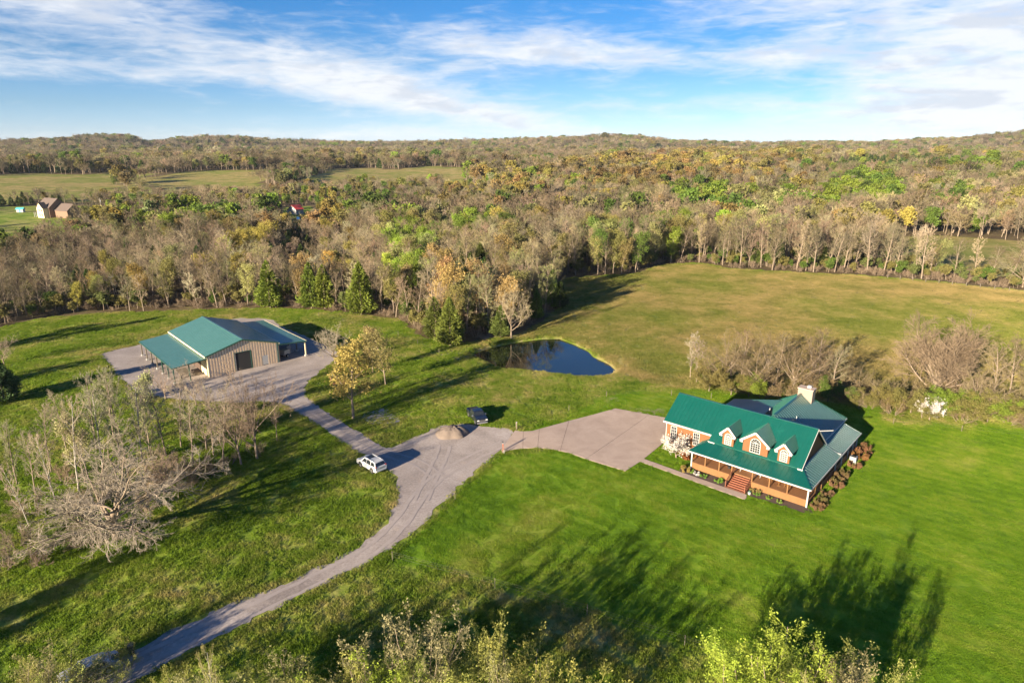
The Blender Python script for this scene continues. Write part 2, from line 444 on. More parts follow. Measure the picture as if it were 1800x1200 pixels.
def m_wood(name, c1, c2, plank=0.14, axis=0):
    m, t, b = mat(name); tc = t.n('ShaderNodeTexCoord').outputs['Object']
    mp = t.n('ShaderNodeMapping'); mp.inputs['Scale'].default_value = (1, 12, 12) if axis == 0 else ((12, 1, 12) if axis == 1 else (12, 12, 1)); t.l(tc, mp.inputs[0])
    f = t.math('ADD', t.math('MULTIPLY', t.noise(mp.outputs[0], 1.2, 5, 0.6, 0.4), 0.6), t.math('MULTIPLY', t.noise(tc, 0.9, 3), 0.4))
    c = t.ramp(f, [(0.3, c1), (0.7, c2)]); t.l(c, b.inputs['Base Color']); b.inputs['Roughness'].default_value = 0.7
    return m


def m_roof(name, c1, c2, rough):
    m, t, b = mat(name); tc = t.n('ShaderNodeTexCoord').outputs['Object']
    c = t.mix(t.noise(tc, 0.35, 4, 0.6, 0.4), c1, c2)
    fade = t.sstep(t.noise(tc, 1.7, 6, 0.7, 1.2), 0.52, 0.72); c = t.mix(t.math('MULTIPLY', fade, 0.35), c, tuple(min(1, x * 1.7 + 0.012) for x in c2)); t.l(c, b.inputs['Base Color'])
    b.inputs['Roughness'].default_value = rough; b.inputs['Specular IOR Level'].default_value = 0.75
    t.l(t.math('ADD', t.math('MULTIPLY', t.noise(tc, 0.8, 4), 0.2), rough - 0.1), b.inputs['Roughness'])
    b.inputs['Coat Weight'].default_value = 0.45; b.inputs['Coat Roughness'].default_value = 0.22
    return m


def m_glass(name, col=(0.02, 0.025, 0.03), rough=0.05):
    m, t, b = mat(name); b.inputs['Base Color'].default_value = (*col, 1); b.inputs['Roughness'].default_value = rough
    b.inputs['Specular IOR Level'].default_value = 0.9; b.inputs['IOR'].default_value = 1.52
    return m


M = dict(
    ground=m_ground(), blades=m_blades(), gravel=m_gravel(), concrete=m_concrete(), water=m_water(),
    bark=simple('bark', (0.23, 0.18, 0.132), 0.9, var=0.45, scale=2.5, bump=0.4, spec=0.2),
    pale_bark=simple('pale_bark', (0.33, 0.30, 0.25), 0.85, var=0.3, scale=1.5, spec=0.2),
    twig=tinted('twig', (0.2, 0.15, 0.1), 0.9, 0.0, 0.35, 0.35), leaf=tinted('leaf', (0.15, 0.2, 0.03), 0.7, 0.30, 0.6, 0.4),
    needle=tinted('needle', (0.05, 0.08, 0.02), 0.75, 0.12, 0.9, 0.5),
    brick=m_brick('orange_brick', (0.185, 0.062, 0.018), (0.21, 0.078, 0.024), (0.20, 0.12, 0.06)),
    tan_brick=m_brick('chimney_brick', (0.26, 0.19, 0.15), (0.32, 0.24, 0.19), (0.33, 0.29, 0.25)),
    cedar_wood=m_wood('stained_wood', (0.165, 0.075, 0.022), (0.215, 0.105, 0.034), axis=2),
    deck=m_wood('deck_wood', (0.20, 0.088, 0.036), (0.27, 0.128, 0.055), axis=1),
    stair=m_wood('stair_wood', (0.15, 0.048, 0.024), (0.21, 0.074, 0.038), axis=0),
    roof=m_roof('green_metal', (0.0015, 0.062, 0.046), (0.003, 0.076, 0.057), 0.36),
    barn_roof=m_roof('barn_green_metal', (0.052, 0.150, 0.128), (0.070, 0.182, 0.155), 0.42),
    white=simple('white_paint', (0.42, 0.41, 0.39), 0.5, var=0.05), glass=m_glass('glass'), bright_glass=m_glass('pale_glass', (0.11, 0.12, 0.125), 0.12),  # paler pane colour for the two narrow dormers
    tan_metal=simple('tan_siding', (0.80, 0.66, 0.48), 0.6, var=0.10, scale=1.5), brown_metal=simple('brown_batten', (0.45, 0.34, 0.235), 0.6, var=0.25, scale=1.5),
    cream=simple('cream_trim', (0.66, 0.56, 0.36), 0.6, var=0.08), dark_green=simple('dark_green_trim', (0.02, 0.075, 0.055), 0.5),
    dark=simple('dark_interior', (0.02, 0.02, 0.022), 0.9), black=simple('black_rubber', (0.018, 0.018, 0.02), 0.75),
    car_white=simple('white_car_paint', (0.50, 0.50, 0.50), 0.22, var=0.02, spec=0.8), car_black=simple('black_car_paint', (0.012, 0.015, 0.022), 0.18, var=0.1, spec=1.0),
    chrome=simple('bright_metal', (0.62, 0.62, 0.62), 0.3, 0.9, 0.05), red_glass=simple('red_lens', (0.35, 0.015, 0.012), 0.25), lamp=m_glass('headlamp_lens', (0.6, 0.6, 0.58), 0.1),
    sand=simple('tan_sand', (0.165, 0.132, 0.110), 0.95, var=0.22, scale=1.6, bump=0.5, spec=0.1), mulch_and_shade=simple('mulch_and_shade', (0.085, 0.055, 0.042), 0.95, var=0.5, scale=5, bump=0.6),  # the mulch brown also serves as painted shade on the barn side walls
    post=simple('weathered_post', (0.17, 0.14, 0.105), 0.9, var=0.25, scale=4), wire=simple('wire', (0.16, 0.15, 0.13), 0.6, 0.3), grey=simple('grey_metal', (0.42, 0.43, 0.44), 0.45, 0.4),
    terracotta=simple('terracotta', (0.42, 0.16, 0.08), 0.8), red_metal=simple('red_roof', (0.50, 0.06, 0.045), 0.5), blue_tarp=simple('blue_sheet', (0.06, 0.20, 0.42), 0.45),
    shingle=simple('brown_shingles', (0.115, 0.085, 0.070), 0.9, var=0.2, scale=3), pink_brick=simple('pale_brick', (0.20, 0.125, 0.085), 0.9, var=0.15, scale=2),
    rust=simple('rusty_red_paint', (0.26, 0.085, 0.045), 0.8, var=0.35, scale=5), tractor_green=simple('implement_paint', (0.05, 0.07, 0.06), 0.6, var=0.3), teal=simple('teal_panel', (0.10, 0.50, 0.48), 0.6),
    track=simple('packed_track', (0.34, 0.29, 0.262), 0.95, var=0.22, scale=0.8, bump=0.2),
    pad=simple('spread_gravel', (0.36, 0.32, 0.30), 0.95, var=0.3, scale=2.0, bump=0.4),
)

# ------------------------------------------------------------------ ground outlines
DRIVE_PX = [(545, 703), (562, 716), (590, 734), (640, 764), (672, 784), (684, 788), (702, 780), (735, 765), (765, 752), (790, 747), (820, 745), (850, 749), (880, 752), (903, 757.5),
            (882, 793), (866, 803), (850, 815), (828, 838), (800, 862), (775, 888), (740, 925), (715, 946), (690, 961), (655, 983), (620, 1001), (560, 1030), (500, 1061), (400, 1112), (300, 1162), (210, 1212), (120, 1262),
            (30, 1262), (140, 1198), (230, 1143), (320, 1099), (400, 1065), (480, 1034), (560, 999), (610, 974), (650, 944), (680, 914), (694, 890), (699, 868), (696, 848), (684, 826), (664, 812), (634, 797), (600, 775), (560, 748), (525, 727), (505, 712)]
PAD_PX = [(178, 622), (215, 612), (252, 604), (330, 575), (420, 560), (476, 562), (494, 573), (535, 590), (574, 608), (598, 621), (588, 634), (566, 650), (545, 668), (535, 686), (538, 697), (546, 705),
          (505, 713), (486, 708), (460, 706), (420, 708), (370, 707), (310, 702), (262, 695), (238, 688), (215, 668), (196, 645)]
SLAB_PX = [(905, 757), (920, 758.6), (936, 757.6), (960, 751), (1000, 740), (1082, 718), (1125, 726), (1169, 734), (1182, 780), (1166, 779), (1128, 810), (1099, 828.4), (1030, 807), (1000, 796), (972, 790), (944, 787.5), (916, 788.5), (896, 791.5), (883, 796), (881, 791)]
LAWN_PX = [(880, 800), (820, 850), (760, 915), (697, 972), (690, 985), (870, 1033), (1032, 1080), (1203, 1135), (1330, 1178), (1800, 1330), (2300, 1330), (2300, 800), (1800, 752), (1560, 742), (1540, 715), (1300, 690), (1230, 684), (1080, 690), (1010, 722), (930, 752), (908, 760), (1000, 792)]
FIELD_PX = [(1200, 688), (1095, 660), (1050, 620), (1000, 598), (960, 590), (890, 595), (800, 612), (900, 592), (950, 571), (990, 537), (993, 490), (1117, 482), (1167, 465), (1233, 463), (1283, 473), (1500, 484), (1650, 496), (1800, 512), (2100, 545), (2300, 700), (1800, 700), (1560, 690)]
WOOD_EDGE_PX = [(-400, 640), (-150, 590), (0, 577), (60, 561), (200, 549), (330, 545), (450, 541), (560, 545), (640, 552), (700, 562), (735, 590), (790, 606), (900, 591), (950, 570), (988, 537), (990, 489), (1117, 481), (1167, 464), (1233, 462), (1283, 472), (1500, 483), (1650, 495), (1800, 511), (2300, 560)]
RFIELD_PX = [(1545, 452), (1570, 418), (1640, 413), (1800, 424), (2300, 445), (2300, 500), (1800, 488), (1640, 474)]
CLEAR_PX = [(-80, 366), (60, 362), (150, 362), (190, 370), (190, 392), (140, 404), (90, 420), (30, 432), (-80, 436)]
CLEAR2_PX = [(500, 364), (545, 362), (575, 388), (560, 405), (530, 414), (505, 410), (492, 392)]
FAR_FIELDS = [((-44.0, 640), (-29.6, 900)), ((-28.8, 650), (-19.5, 905)), ((-16.5, 680), (-3.0, 930)), ((-40.0, 1080), (-26.0, 1180)), ((-22.0, 1060), (-10.0, 1130))]


def far_field_mask(x, y):
    az = np.degrees(np.arctan2(x, y)); d = np.hypot(x, y); m = np.zeros(np.shape(x), bool)
    w = 1.2 * np.sin(d / 37.0); wd = 22 * np.sin(az * 1.1)
    for (a0, d0), (a1, d1) in FAR_FIELDS: m |= (az + w > a0) & (az + w < a1) & (d + wd > d0) & (d + wd < d1)
    return m


DRIVE, PAD, SLAB = G(DRIVE_PX), G(PAD_PX), G(SLAB_PX)
LAWN, FIELD, RFIELD, CLEAR, CLEAR2 = G(LAWN_PX), G(FIELD_PX), G(RFIELD_PX), G(CLEAR_PX), G(CLEAR2_PX)
WOOD_EDGE = G(WOOD_EDGE_PX)
WOODS = np.vstack([WOOD_EDGE, [(6500, 400), (6500, 6500), (-6500, 6500), (-6500, 300)]])
BRUSH = G([(1205, 690), (1240, 660), (1330, 648), (1450, 645), (1560, 650), (1680, 640), (1800, 650), (2100, 660), (2100, 775), (1800, 745), (1680, 742), (1560, 735), (1480, 715), (1400, 705), (1300, 700)])
GROVE = G([(-60, 760), (60, 700), (200, 700), (300, 760), (400, 770), (480, 775), (500, 800), (440, 830), (340, 850), (300, 950), (220, 985), (90, 990), (-60, 1000)])


def build_ground():
    def axis(lo, hi, a, b, step, grow):
        c = list(np.arange(a, b + 1e-6, step)); s = step
        while c[-1] < hi: s *= grow; c.append(c[-1] + s)
        s = step; f = []
        v = a
        while v > lo: s *= grow; v -= s; f.append(v)
        return np.array(f[::-1] + c)
    xs = axis(-7000, 7000, -130, 180, 1.3, 1.06); ys = axis(-400, 8000, 18, 275, 1.3, 1.045)
    X, Y = np.meshgrid(xs, ys); Z = hfun(X, Y)
    nx, ny = len(xs), len(ys)
    V = np.stack([X.ravel(), Y.ravel(), Z.ravel()], 1)
    i = np.arange(nx - 1)[None, :] + np.arange(ny - 1)[:, None] * nx
    Fc = np.stack([i, i + 1, i + 1 + nx, i + nx], -1).reshape(-1, 4)
    me = mesh_np('ground', V, Fc, [M['ground']], smooth=True)
    x, y = V[:, 0], V[:, 1]
    near = (np.abs(x) < 500) & (y < 700) & (y > 0)

    def zone(poly, soft):
        z = np.zeros(len(x)); z[near] = np.clip(0.5 - sdist(x[near], y[near], poly) / soft, 0, 1); return z
    lawn = zone(LAWN, 2.0)
    field = np.maximum(zone(FIELD, 8.0), np.maximum(zone(RFIELD, 10.0), far_field_mask(x, y) * 0.9))
    wood = np.clip(0.5 - sdist(x, y, WOODS) / 4.0, 0, 1)
    clear = np.maximum(zone(RFIELD, 10.0), np.maximum(zone(CLEAR, 8), zone(CLEAR2, 8))); wood = np.clip(wood - clear - far_field_mask(x, y), 0, 1)
    wood = np.maximum(wood, 0.42 * zone(BRUSH, 5.0)); wood = np.maximum(wood, 0.30 * zone(GROVE, 6.0))
    soil = np.zeros(len(x))
    for px, py, r, s in [(1125, 728, 4.0, .8), (1160, 728, 3.0, .8), (1075, 703, 2.0, .7), (815, 625, 3.5, .75), (850, 655, 3.0, .55), (905, 672, 2.5, .35), (860, 590, 5, .55), (660, 732, 3.0, .55), (640, 785, 1.5, .6),
                         (785, 620, 3, .6), (825, 752, 3, .5), (1070, 688, 2.5, .5), (940, 680, 2.0, .4), (1320, 1190, 4, .3), (60, 960, 5, .35), (10, 980, 5, .35)]:
        p = gp(px, py); soil = np.maximum(soil, s * np.clip(1.35 - np.hypot(x - p[0], y - p[1]) / r, 0, 1))
    pm = (x > -40) & (x < 60) & (y > 95) & (y < 190); sd = np.full(len(x), 99.0); sd[pm] = sdist(x[pm], y[pm], POND); soil = np.maximum(soil, 0.40 * np.clip(1.4 - np.abs(sd) / 1.0, 0, 1))
    for nm, z in (('zone_lawn', lawn), ('zone_field', field), ('zone_wood', wood), ('zone_soil', soil)):
        a = me.attributes.new(nm, 'FLOAT', 'POINT'); a.data.foreach_set('value', z.astype(np.float32))
    o = ob('ground', me); o['kind'] = 'structure'; return o


def spline(pts, step=1.0, jit=0.0, seed=0, closed=True):
    rng = np.random.default_rng(seed); P = np.asarray(pts, float); n = len(P); out = []
    for i in range(n if closed else n - 1):
        p0, p1, p2, p3 = P[(i - 1) % n], P[i], P[(i + 1) % n], P[(i + 2) % n]
        if not closed:
            p0 = P[max(i - 1, 0)]; p3 = P[min(i + 2, n - 1)]
        k = max(1, int(np.hypot(*(p2 - p1)) / step))
        for s in range(k):
            t = s / k
            out.append(0.5 * ((2 * p1) + (-p0 + p2) * t + (2 * p0 - 5 * p1 + 4 * p2 - p3) * t * t + (-p0 + 3 * p1 - 3 * p2 + p3) * t ** 3))
    out = np.array(out)
    if jit:
        k = rng.normal(0, jit, out.shape); k = (k + np.roll(k, 1, 0)) * 0.75; out = out + k
    return out


def drape(name, outline, mat_, dz, cell=2.5, thick=0.0, parent=None):
    bm = bmesh.new(); vs = [bm.verts.new((p[0], p[1], 0)) for p in outline]; bm.faces.new(vs)
    lo, hi = outline.min(0), outline.max(0)
    for ax in (0, 1):
        no = (1, 0, 0) if ax == 0 else (0, 1, 0)
        for c in np.arange(math.floor(lo[ax]) + cell, hi[ax], cell):
            bmesh.ops.bisect_plane(bm, geom=bm.verts[:] + bm.edges[:] + bm.faces[:], plane_co=(c, c, 0), plane_no=no)
    co = np.array([v.co[:] for v in bm.verts]); z = hfun(co[:, 0], co[:, 1]) + dz
    for v, zz in zip(bm.verts, z): v.co.z = zz
    bmesh.ops.recalc_face_normals(bm, faces=bm.faces)
    if sum(f.normal.z for f in bm.faces) < 0: bmesh.ops.reverse_faces(bm, faces=bm.faces)
    if thick:
        r = bmesh.ops.extrude_face_region(bm, geom=bm.faces[:])
        for e in r['geom']:
            if isinstance(e, bmesh.types.BMVert): e.co.z += thick
    me = bpy.data.meshes.new(name); bm.to_mesh(me); bm.free(); me.materials.append(mat_)
    return ob(name, me, parent)


build_ground()
o = drape('gravel_drive', spline(DRIVE, 0.7, 0.24, 1), M['gravel'], 0.035); o['kind'] = 'structure'
o = drape('barn_yard', spline(PAD, 0.7, 0.24, 2), M['gravel'], 0.045); o['kind'] = 'structure'
o = drape('pond_water', spline(POND, 1.0, 0.0, 3) , M['water'], 0, 4.0); o['kind'] = 'structure'
for path, seed in (([(130, 1225), (225, 1172), (330, 1122), (440, 1074), (560, 1016), (650, 968), (705, 918), (740, 868), (775, 836), (830, 805), (892, 776)], 31), ([(770, 838), (735, 815), (700, 803), (660, 788), (600, 752), (545, 716), (505, 690), (470, 672)], 32), ([(740, 880), (760, 835), (775, 805), (782, 780)], 33)):
    C_ = spline(G(path), 0.9, 0.0, 0, False); T_ = np.gradient(C_, axis=0); T_ = T_ / np.linalg.norm(T_, axis=1, keepdims=True); N_ = np.stack([-T_[:, 1], T_[:, 0]], 1); rg = np.random.default_rng(seed)
    for side in (-0.85, 0.85):
        w_ = 0.26 + rg.normal(0, 0.05, (len(C_), 2)); L_ = C_ + N_ * (side + w_[:, :1]); R_2 = C_ + N_ * (side - w_[:, 1:])
        V_ = np.vstack([L_, R_2]); n_ = len(C_); i_ = np.arange(n_ - 1); V3 = np.concatenate([V_, (hfun(V_[:, 0], V_[:, 1]) + 0.056)[:, None]], 1)
        tr_ = ob('wheel_track', mesh_np('wheel_track', V3, np.stack([i_, i_ + n_, i_ + n_ + 1, i_ + 1], 1), [M['track']])); tr_['kind'] = 'structure'
c0 = POND.mean(0)
for v in o.data.vertices:
    dv = np.array(v.co[:2]) - c0; dv = dv / (np.hypot(*dv) + 1e-6); v.co.x += dv[0] * 0.7; v.co.y += dv[1] * 0.7; v.co.z = WATER_Z


def build_concrete():
    root = thing('concrete_driveway', 'wide pale concrete driveway slab leading up to the house garage', 'driveway'); root['kind'] = 'structure'
    bm = bmesh.new(); bm.faces.new([bm.verts.new((p[0], p[1], 0)) for p in SLAB])
    cuts = [((920, 758), (919, 789)), ((948, 755), (945, 788)), ((1137, 732), (1031, 806)), ((1000, 740), (985, 792)), ((1100, 757), (1166, 778))]
    for a, b in cuts[:4]:
        A, B = gp(*a), gp(*b); nrm = Vector((-(B - A)[1], (B - A)[0], 0)).normalized()
        bmesh.ops.bisect_plane(bm, geom=bm.verts[:] + bm.edges[:] + bm.faces[:], plane_co=A, plane_no=nrm)
    for f in list(bm.faces):
        P = np.array([v.co[:2] for v in f.verts]); c = P.mean(0)
        n = len(P); Q = []
        area = 0.5 * sum(P[i][0] * P[(i + 1) % n][1] - P[(i + 1) % n][0] * P[i][1] for i in range(n)); sg = 1 if area > 0 else -1
        for i in range(n):          # inset by 2.5 cm so that the joints stay open
            e1 = P[i] - P[i - 1]; e2 = P[(i + 1) % n] - P[i]
            n1 = np.array([-e1[1], e1[0]]) / (np.hypot(*e1) + 1e-9) * sg; n2 = np.array([-e2[1], e2[0]]) / (np.hypot(*e2) + 1e-9) * sg
            m_ = (n1 + n2); m_ = m_ / max(0.5, np.hypot(*m_)); Q.append(P[i] + m_ * 0.03)
        drape('slab_panel', np.array(Q), M['concrete'], 0.03, 3.0, 0.06, root)
    bm.free()
    d = drape('joint_bed', SLAB * 0.999 + SLAB.mean(0) * 0.001, M['mulch_and_shade'], 0.05, 3.0, 0, root)
build_concrete()


# ------------------------------------------------------------------ house
H_O = np.array([25.6, 85.6]); H_U = np.array([0.7477, -0.6641]); H_V = np.array([0.6641, 0.7477])
H_RZ = math.atan2(H_U[1], H_U[0])


def hw(x, y):
    p = H_O + H_U * x + H_V * y; return np.array([p[0], p[1], float(hfun(p[0], p[1]))])


def rib_boxes(mb, poly, e, spacing, w=0.045, h=0.045):
    """raised seams running up the slope of a convex planar roof polygon; e = direction along the eave"""
    P = [Vector([float(c) for c in p]) for p in poly]; e = Vector(e).normalized()
    n = (P[1] - P[0]).cross(P[2] - P[0]).normalized()
    if n.z < 0: n = -n
    s = n.cross(e).normalized()
    q = [((p - P[0]).dot(e), (p - P[0]).dot(s)) for p in P]
    lo, hi = min(a for a, b in q), max(a for a, b in q); c = lo + spacing * 0.5
    while c < hi:
        ts = []
        for i in range(len(q)):
            (a0, b0), (a1, b1) = q[i], q[(i + 1) % len(q)]
            if (a0 - c) * (a1 - c) < 0: ts.append(b0 + (b1 - b0) * (c - a0) / (a1 - a0))
        if len(ts) >= 2 and max(ts) - min(ts) > 0.1:
            A = P[0] + e * c + s * min(ts) + n * h * 0.35; B = P[0] + e * c + s * max(ts) + n * h * 0.35
            mb.bar(A, B, w, h, n)
        c += spacing


def add_window(root, cx, y, z0, w, h, nx, nz, arch=False, glass=None, face=-1):
    """window in a wall facing local -y (face=-1); frame > panes and bars"""
    glass = glass or M['glass']; fw = 0.09; yo = y + face * 0.05
    wn = MB()
    x0, x1, z1 = cx - w / 2, cx + w / 2, z0 + h
    ya, yb = sorted((yo, y - face * 0.02))
    wn.box(x0 - fw, x0, ya, yb, z0 - fw, z1); wn.box(x1, x1 + fw, ya, yb, z0 - fw, z1); wn.box(x0, x1, ya, yb, z0 - fw, z0)
    R = w / 2; N = 12
    if arch:
        for i in range(N):
            a0, a1 = math.pi * i / N, math.pi * (i + 1) / N
            pts = [(cx + r * math.cos(a), yo, z1 + r * math.sin(a)) for r, a in ((R, a0), (R + fw, a0), (R + fw, a1), (R, a1))]
            wn.slab(pts, 0.06, (0, -face, 0))
        wn.box(x0, x1, ya, yb, z1 - 0.035, z1 + 0.035)
    else: wn.box(x0 - fw, x1 + fw, ya, yb, z1, z1 + fw)
    f = wn.build('window', M['white'], root)
    bars = MB(); yc, yd = sorted((y + face * 0.035, y))
    for i in range(1, nx): xx = x0 + w * i / nx; bars.box(xx - 0.022, xx + 0.022, yc, yd, z0, z1)
    for i in range(1, nz): zz = z0 + h * i / nz; bars.box(x0, x1, yc - 0.002, yd, zz - 0.022, zz + 0.022)
    if arch:
        for i in range(1, 5):
            a = math.pi * i / 5; bars.bar((cx, y + face * 0.02, z1), (cx + R * math.cos(a), y + face * 0.02, z1 + R * math.sin(a)), 0.045, 0.03, (0, 1, 0))
    bars.build('glazing_bars', M['white'], f)
    yg = y + face * 0.012
    for i in range(nx):
        for j in range(nz):
            MB().face([(x0 + w * i / nx, yg, z0 + h * j / nz), (x0 + w * (i + 1) / nx, yg, z0 + h * j / nz), (x0 + w * (i + 1) / nx, yg, z0 + h * (j + 1) / nz), (x0 + w * i / nx, yg, z0 + h * (j + 1) / nz)]).build('pane', glass, f)
    if arch:
        MB().face([(cx + R * math.cos(math.pi * i / N), yg, z1 + R * math.sin(math.pi * i / N)) for i in range(N + 1)]).build('pane', M['glass'], f)


def build_house():
    h = thing('brick_house', 'orange brick house with green metal roof, three dormers and wraparound porch', 'house', (H_O[0], H_O[1], 0), H_RZ)
    FZ = 1.0            # porch floor
    # --- walls
    w = MB()
    w.box(2.1, 14.5, 3.25, 13.2, 0.0, 3.75)                      # main block
    MBw = w
    for xg in (2.1, 14.5):                                        # gable ends
        MBw.slab([(xg, 3.25, 3.7), (xg, 13.15, 3.7), (xg, 8.2, 7.5)], 0.2, (1 if xg < 5 else -1, 0, 0))
    w.build('wall', M['brick'], h)
    MB().box(-5.9, 2.05, 4.5, 12.7, 0, 4.35).slab([(-5.9, 4.5, 4.35), (-5.9, 12.7, 4.35), (-5.9, 8.6, 7.3)], 0.2, (1, 0, 0)).build('garage_wall', M['brick'], h)
    MB().box(3.6, 13.8, 13.25, 25.0, 0, 3.75).build('rear_wall', M['brick'], h)
    MB().box(-2.2, 3.55, 13.25, 21.6, 0, 3.5).build('side_wall', M['brick'], h)
    # --- roofs: slabs, seams, ridge caps and white fascia
    roofs = []

    def roof(name, polys, e_list, sp=0.62):
        r = MB()
        for p in polys: r.slab(p, 0.10)
        ro = r.build(name, M['roof'], h); rb = MB()
        for p, e in zip(polys, e_list): rib_boxes(rb, p, e, sp, 0.06, 0.05)
        ro2 = rb.build('roof_seams', M['roof'], ro); ro2['kind'] = 'stuff'; roofs.append(ro); return ro
    X, Yd = (1, 0, 0), (0, 1, 0)
    mr = roof('roof', [[(1.6, 2.95, 3.8), (14.85, 2.95, 3.8), (14.85, 8.2, 7.85), (1.6, 8.2, 7.85)], [(14.85, 13.45, 3.8), (1.6, 13.45, 3.8), (1.6, 8.2, 7.85), (14.85, 8.2, 7.85)]], [X, X])
    MB().bar((1.6, 8.2, 7.9), (14.85, 8.2, 7.9), 0.34, 0.07).build('ridge_cap', M['roof'], mr)
    gr = roof('garage_roof', [[(-6.35, 4.1, 4.4), (1.58, 4.1, 4.4), (1.58, 8.55, 7.6), (-6.35, 8.55, 7.6)], [(1.58, 13.0, 4.4), (-6.35, 13.0, 4.4), (-6.35, 8.55, 7.6), (1.58, 8.55, 7.6)]], [X, X])
    MB().bar((-6.35, 8.55, 7.65), (1.58, 8.55, 7.65), 0.34, 0.07).build('ridge_cap', M['roof'], gr)
    pz0, pz1 = 2.72, 3.78
    pr = roof('porch_roof', [[(0, 0.3, pz0), (17.0, 0.3, pz0), (14.85, 3.2, pz1), (1.7, 3.2, pz1)], [(0, 0.3, pz0), (1.7, 3.2, pz1), (1.7, 4.48, pz1), (0, 4.48, pz0)],
                             [(17.0, 0.3, pz0), (17.0, 13.1, pz0), (14.6, 13.1, pz1), (14.6, 3.55, pz1)]], [X, Yd, Yd])
    MB().bar((0, 0.3, pz0 + .04), (1.7, 3.2, pz1 + .04), 0.24, 0.06).build('hip_cap', M['roof'], pr); MB().bar((17.0, 0.3, pz0 + .04), (14.72, 3.38, pz1 + .04), 0.24, 0.06).build('hip_cap', M['roof'], pr)
    rr = roof('rear_roof', [[(14.25, 13.2, 3.8), (14.25, 25.4, 3.8), (8.7, 20.0, 8.2), (8.7, 7.8, 8.2), (14.25, 11.5, 3.8)], [(3.15, 25.4, 3.8), (3.15, 11.0, 3.8), (8.7, 7.8, 8.2), (8.7, 20.0, 8.2)], [(14.25, 25.4, 3.8), (3.15, 25.4, 3.8), (8.7, 20.0, 8.2)]], [Yd, Yd, X])
    hb = MB(); hb.bar((8.7, 8.3, 8.25), (8.7, 20, 8.25), 0.3, 0.06); hb.bar((8.7, 20, 8.24), (14.25, 25.4, 3.84), 0.26, 0.06); hb.bar((8.7, 20, 8.24), (3.15, 25.4, 3.84), 0.26, 0.06); hb.build('ridge_cap', M['roof'], rr)
    rs = roof('side_roof', [[(17.0, 13.3, 2.66), (17.0, 23.6, 2.66), (14.0, 23.6, 3.7), (14.0, 13.3, 3.7)]], [Yd])
    roof('lean_roof', [[(-2.75, 12.0, 3.55), (5.2, 12.0, 5.47), (5.2, 22.0, 5.47), (-2.75, 22.0, 3.55)]], [Yd])
    # --- fascia / gutters
    fa = MB()
    fa.box(-0.08, 17.08, 0.2, 0.31, 2.52, 2.70); fa.box(16.98, 17.09, 0.32, 23.6, 2.50, 2.68); fa.box(-0.09, 0.0, 0.32, 4.4, 2.52, 2.70)
    fa.box(-6.42, 1.5, 4.0, 4.12, 4.12, 4.37); fa.box(1.5, 2.55, 2.85, 2.97, 3.58, 3.80); fa.box(14.3, 14.98, 2.85, 2.97, 3.58, 3.82)
    fa.box(14.22, 14.36, 13.3, 25.4, 3.55, 3.78); fa.box(14.05, 17.0, 13.12, 13.28, 2.9, 2.99)
    fa.bar((17.0, 13.2, 2.73), (14.3, 13.2, 3.78), 0.16, 0.08)
    for x in (14.9,): fa.bar((x, 2.9, 3.72), (x, 8.2, 7.77), 0.06, 0.2); fa.bar((x, 13.4, 3.72), (x, 8.2, 7.77), 0.06, 0.2)
    fa.build('fascia', M['white'], h)
    dn = MB(); dn.tube((-5.98, 4.42, 0.05), (-5.98, 4.42, 4.2), 0.07, n=6); dn.build('downspout', M['white'], h)
    dn = MB(); dn.tube((14.95, 8.4, 7.55), (16.2, 10.2, 7.4), 0.08, n=6); dn.build('vent_pipe', M['white'], h)
    for x, y, z in ((6.2, 13.6, 6.5), (10.6, 12.2, 6.9)): MB().tube((x, y, z - 0.5), (x, y, z + 0.45), 0.06, n=6).build('vent_pipe', M['white'], h)
    # --- dormers
    for cx, wd, ez, rz, win in ((4.42, 1.66, 5.62, 6.85, (0.85, 1.15, 3, 4)), (8.35, 3.5, 5.6, 7.25, (1.3, 1.45, 4, 4)), (12.28, 1.6, 5.6, 6.8, (0.85, 1.15, 3, 4))):
        d = MB(); x0, x1 = cx - wd / 2, cx + wd / 2; yb = 2.95 + (rz - 3.8) / 0.7714 + 0.1
        ho = 0.34; sl = (rz - ez) / (wd / 2 + ho); we = rz - sl * (wd / 2) - 0.12
        d.face([(x0, 3.12, 3.72), (x1, 3.12, 3.72), (x1, 3.12, we), (cx, 3.12, rz - 0.12), (x0, 3.12, we)])
        for x in (x0, x1): d.face([(x, 3.12, 3.72), (x, 3.12, we), (x, 3.0 + (we - 3.7) / 0.7714, we)])
        dw = d.build('dormer', M['brick'], h)
        re = 2.95 + (ez - 3.8) / 0.7714
        pl = [(x0 - ho, 2.75, ez), (cx, 2.75, rz), (cx, yb - 0.1, rz), (x0 - ho, re + 0.05, ez)]; prr = [(x1 + ho, 2.75, ez), (x1 + ho, re + 0.05, ez), (cx, yb - 0.1, rz), (cx, 2.75, rz)]
        r = MB(); r.slab(pl, 0.08); r.slab(prr, 0.08)
        ro = r.build('dormer_roof', M['roof'], dw); rb = MB(); rib_boxes(rb, pl, Yd, 0.3, 0.035, 0.04); rib_boxes(rb, prr, Yd, 0.3, 0.035, 0.04); s_ = rb.build('dormer_seams', M['roof'], dw); s_['kind'] = 'stuff'
        tr = MB()
        for sx in (-1, 1):
            ex = cx + sx * (wd / 2 + ho)
            tr.bar((ex, 2.72, ez - 0.11), (cx, 2.72, rz - 0.11), 0.08, 0.27); tr.box(min(ex, ex - sx * 0.42), max(ex, ex - sx * 0.42), 2.68, 3.12, ez - 0.30, ez - 0.06)
        tr.build('dormer_trim', M['white'], dw)
        wv = win; add_window(dw, cx, 3.12, 4.12, wv[0], wv[1] if wd < 2 else 1.35, wv[2], wv[3], True, M['bright_glass'] if wd < 2 else M['glass'])
    # --- porch: floor planks, skirt boards, posts, stair
    FL = MB()
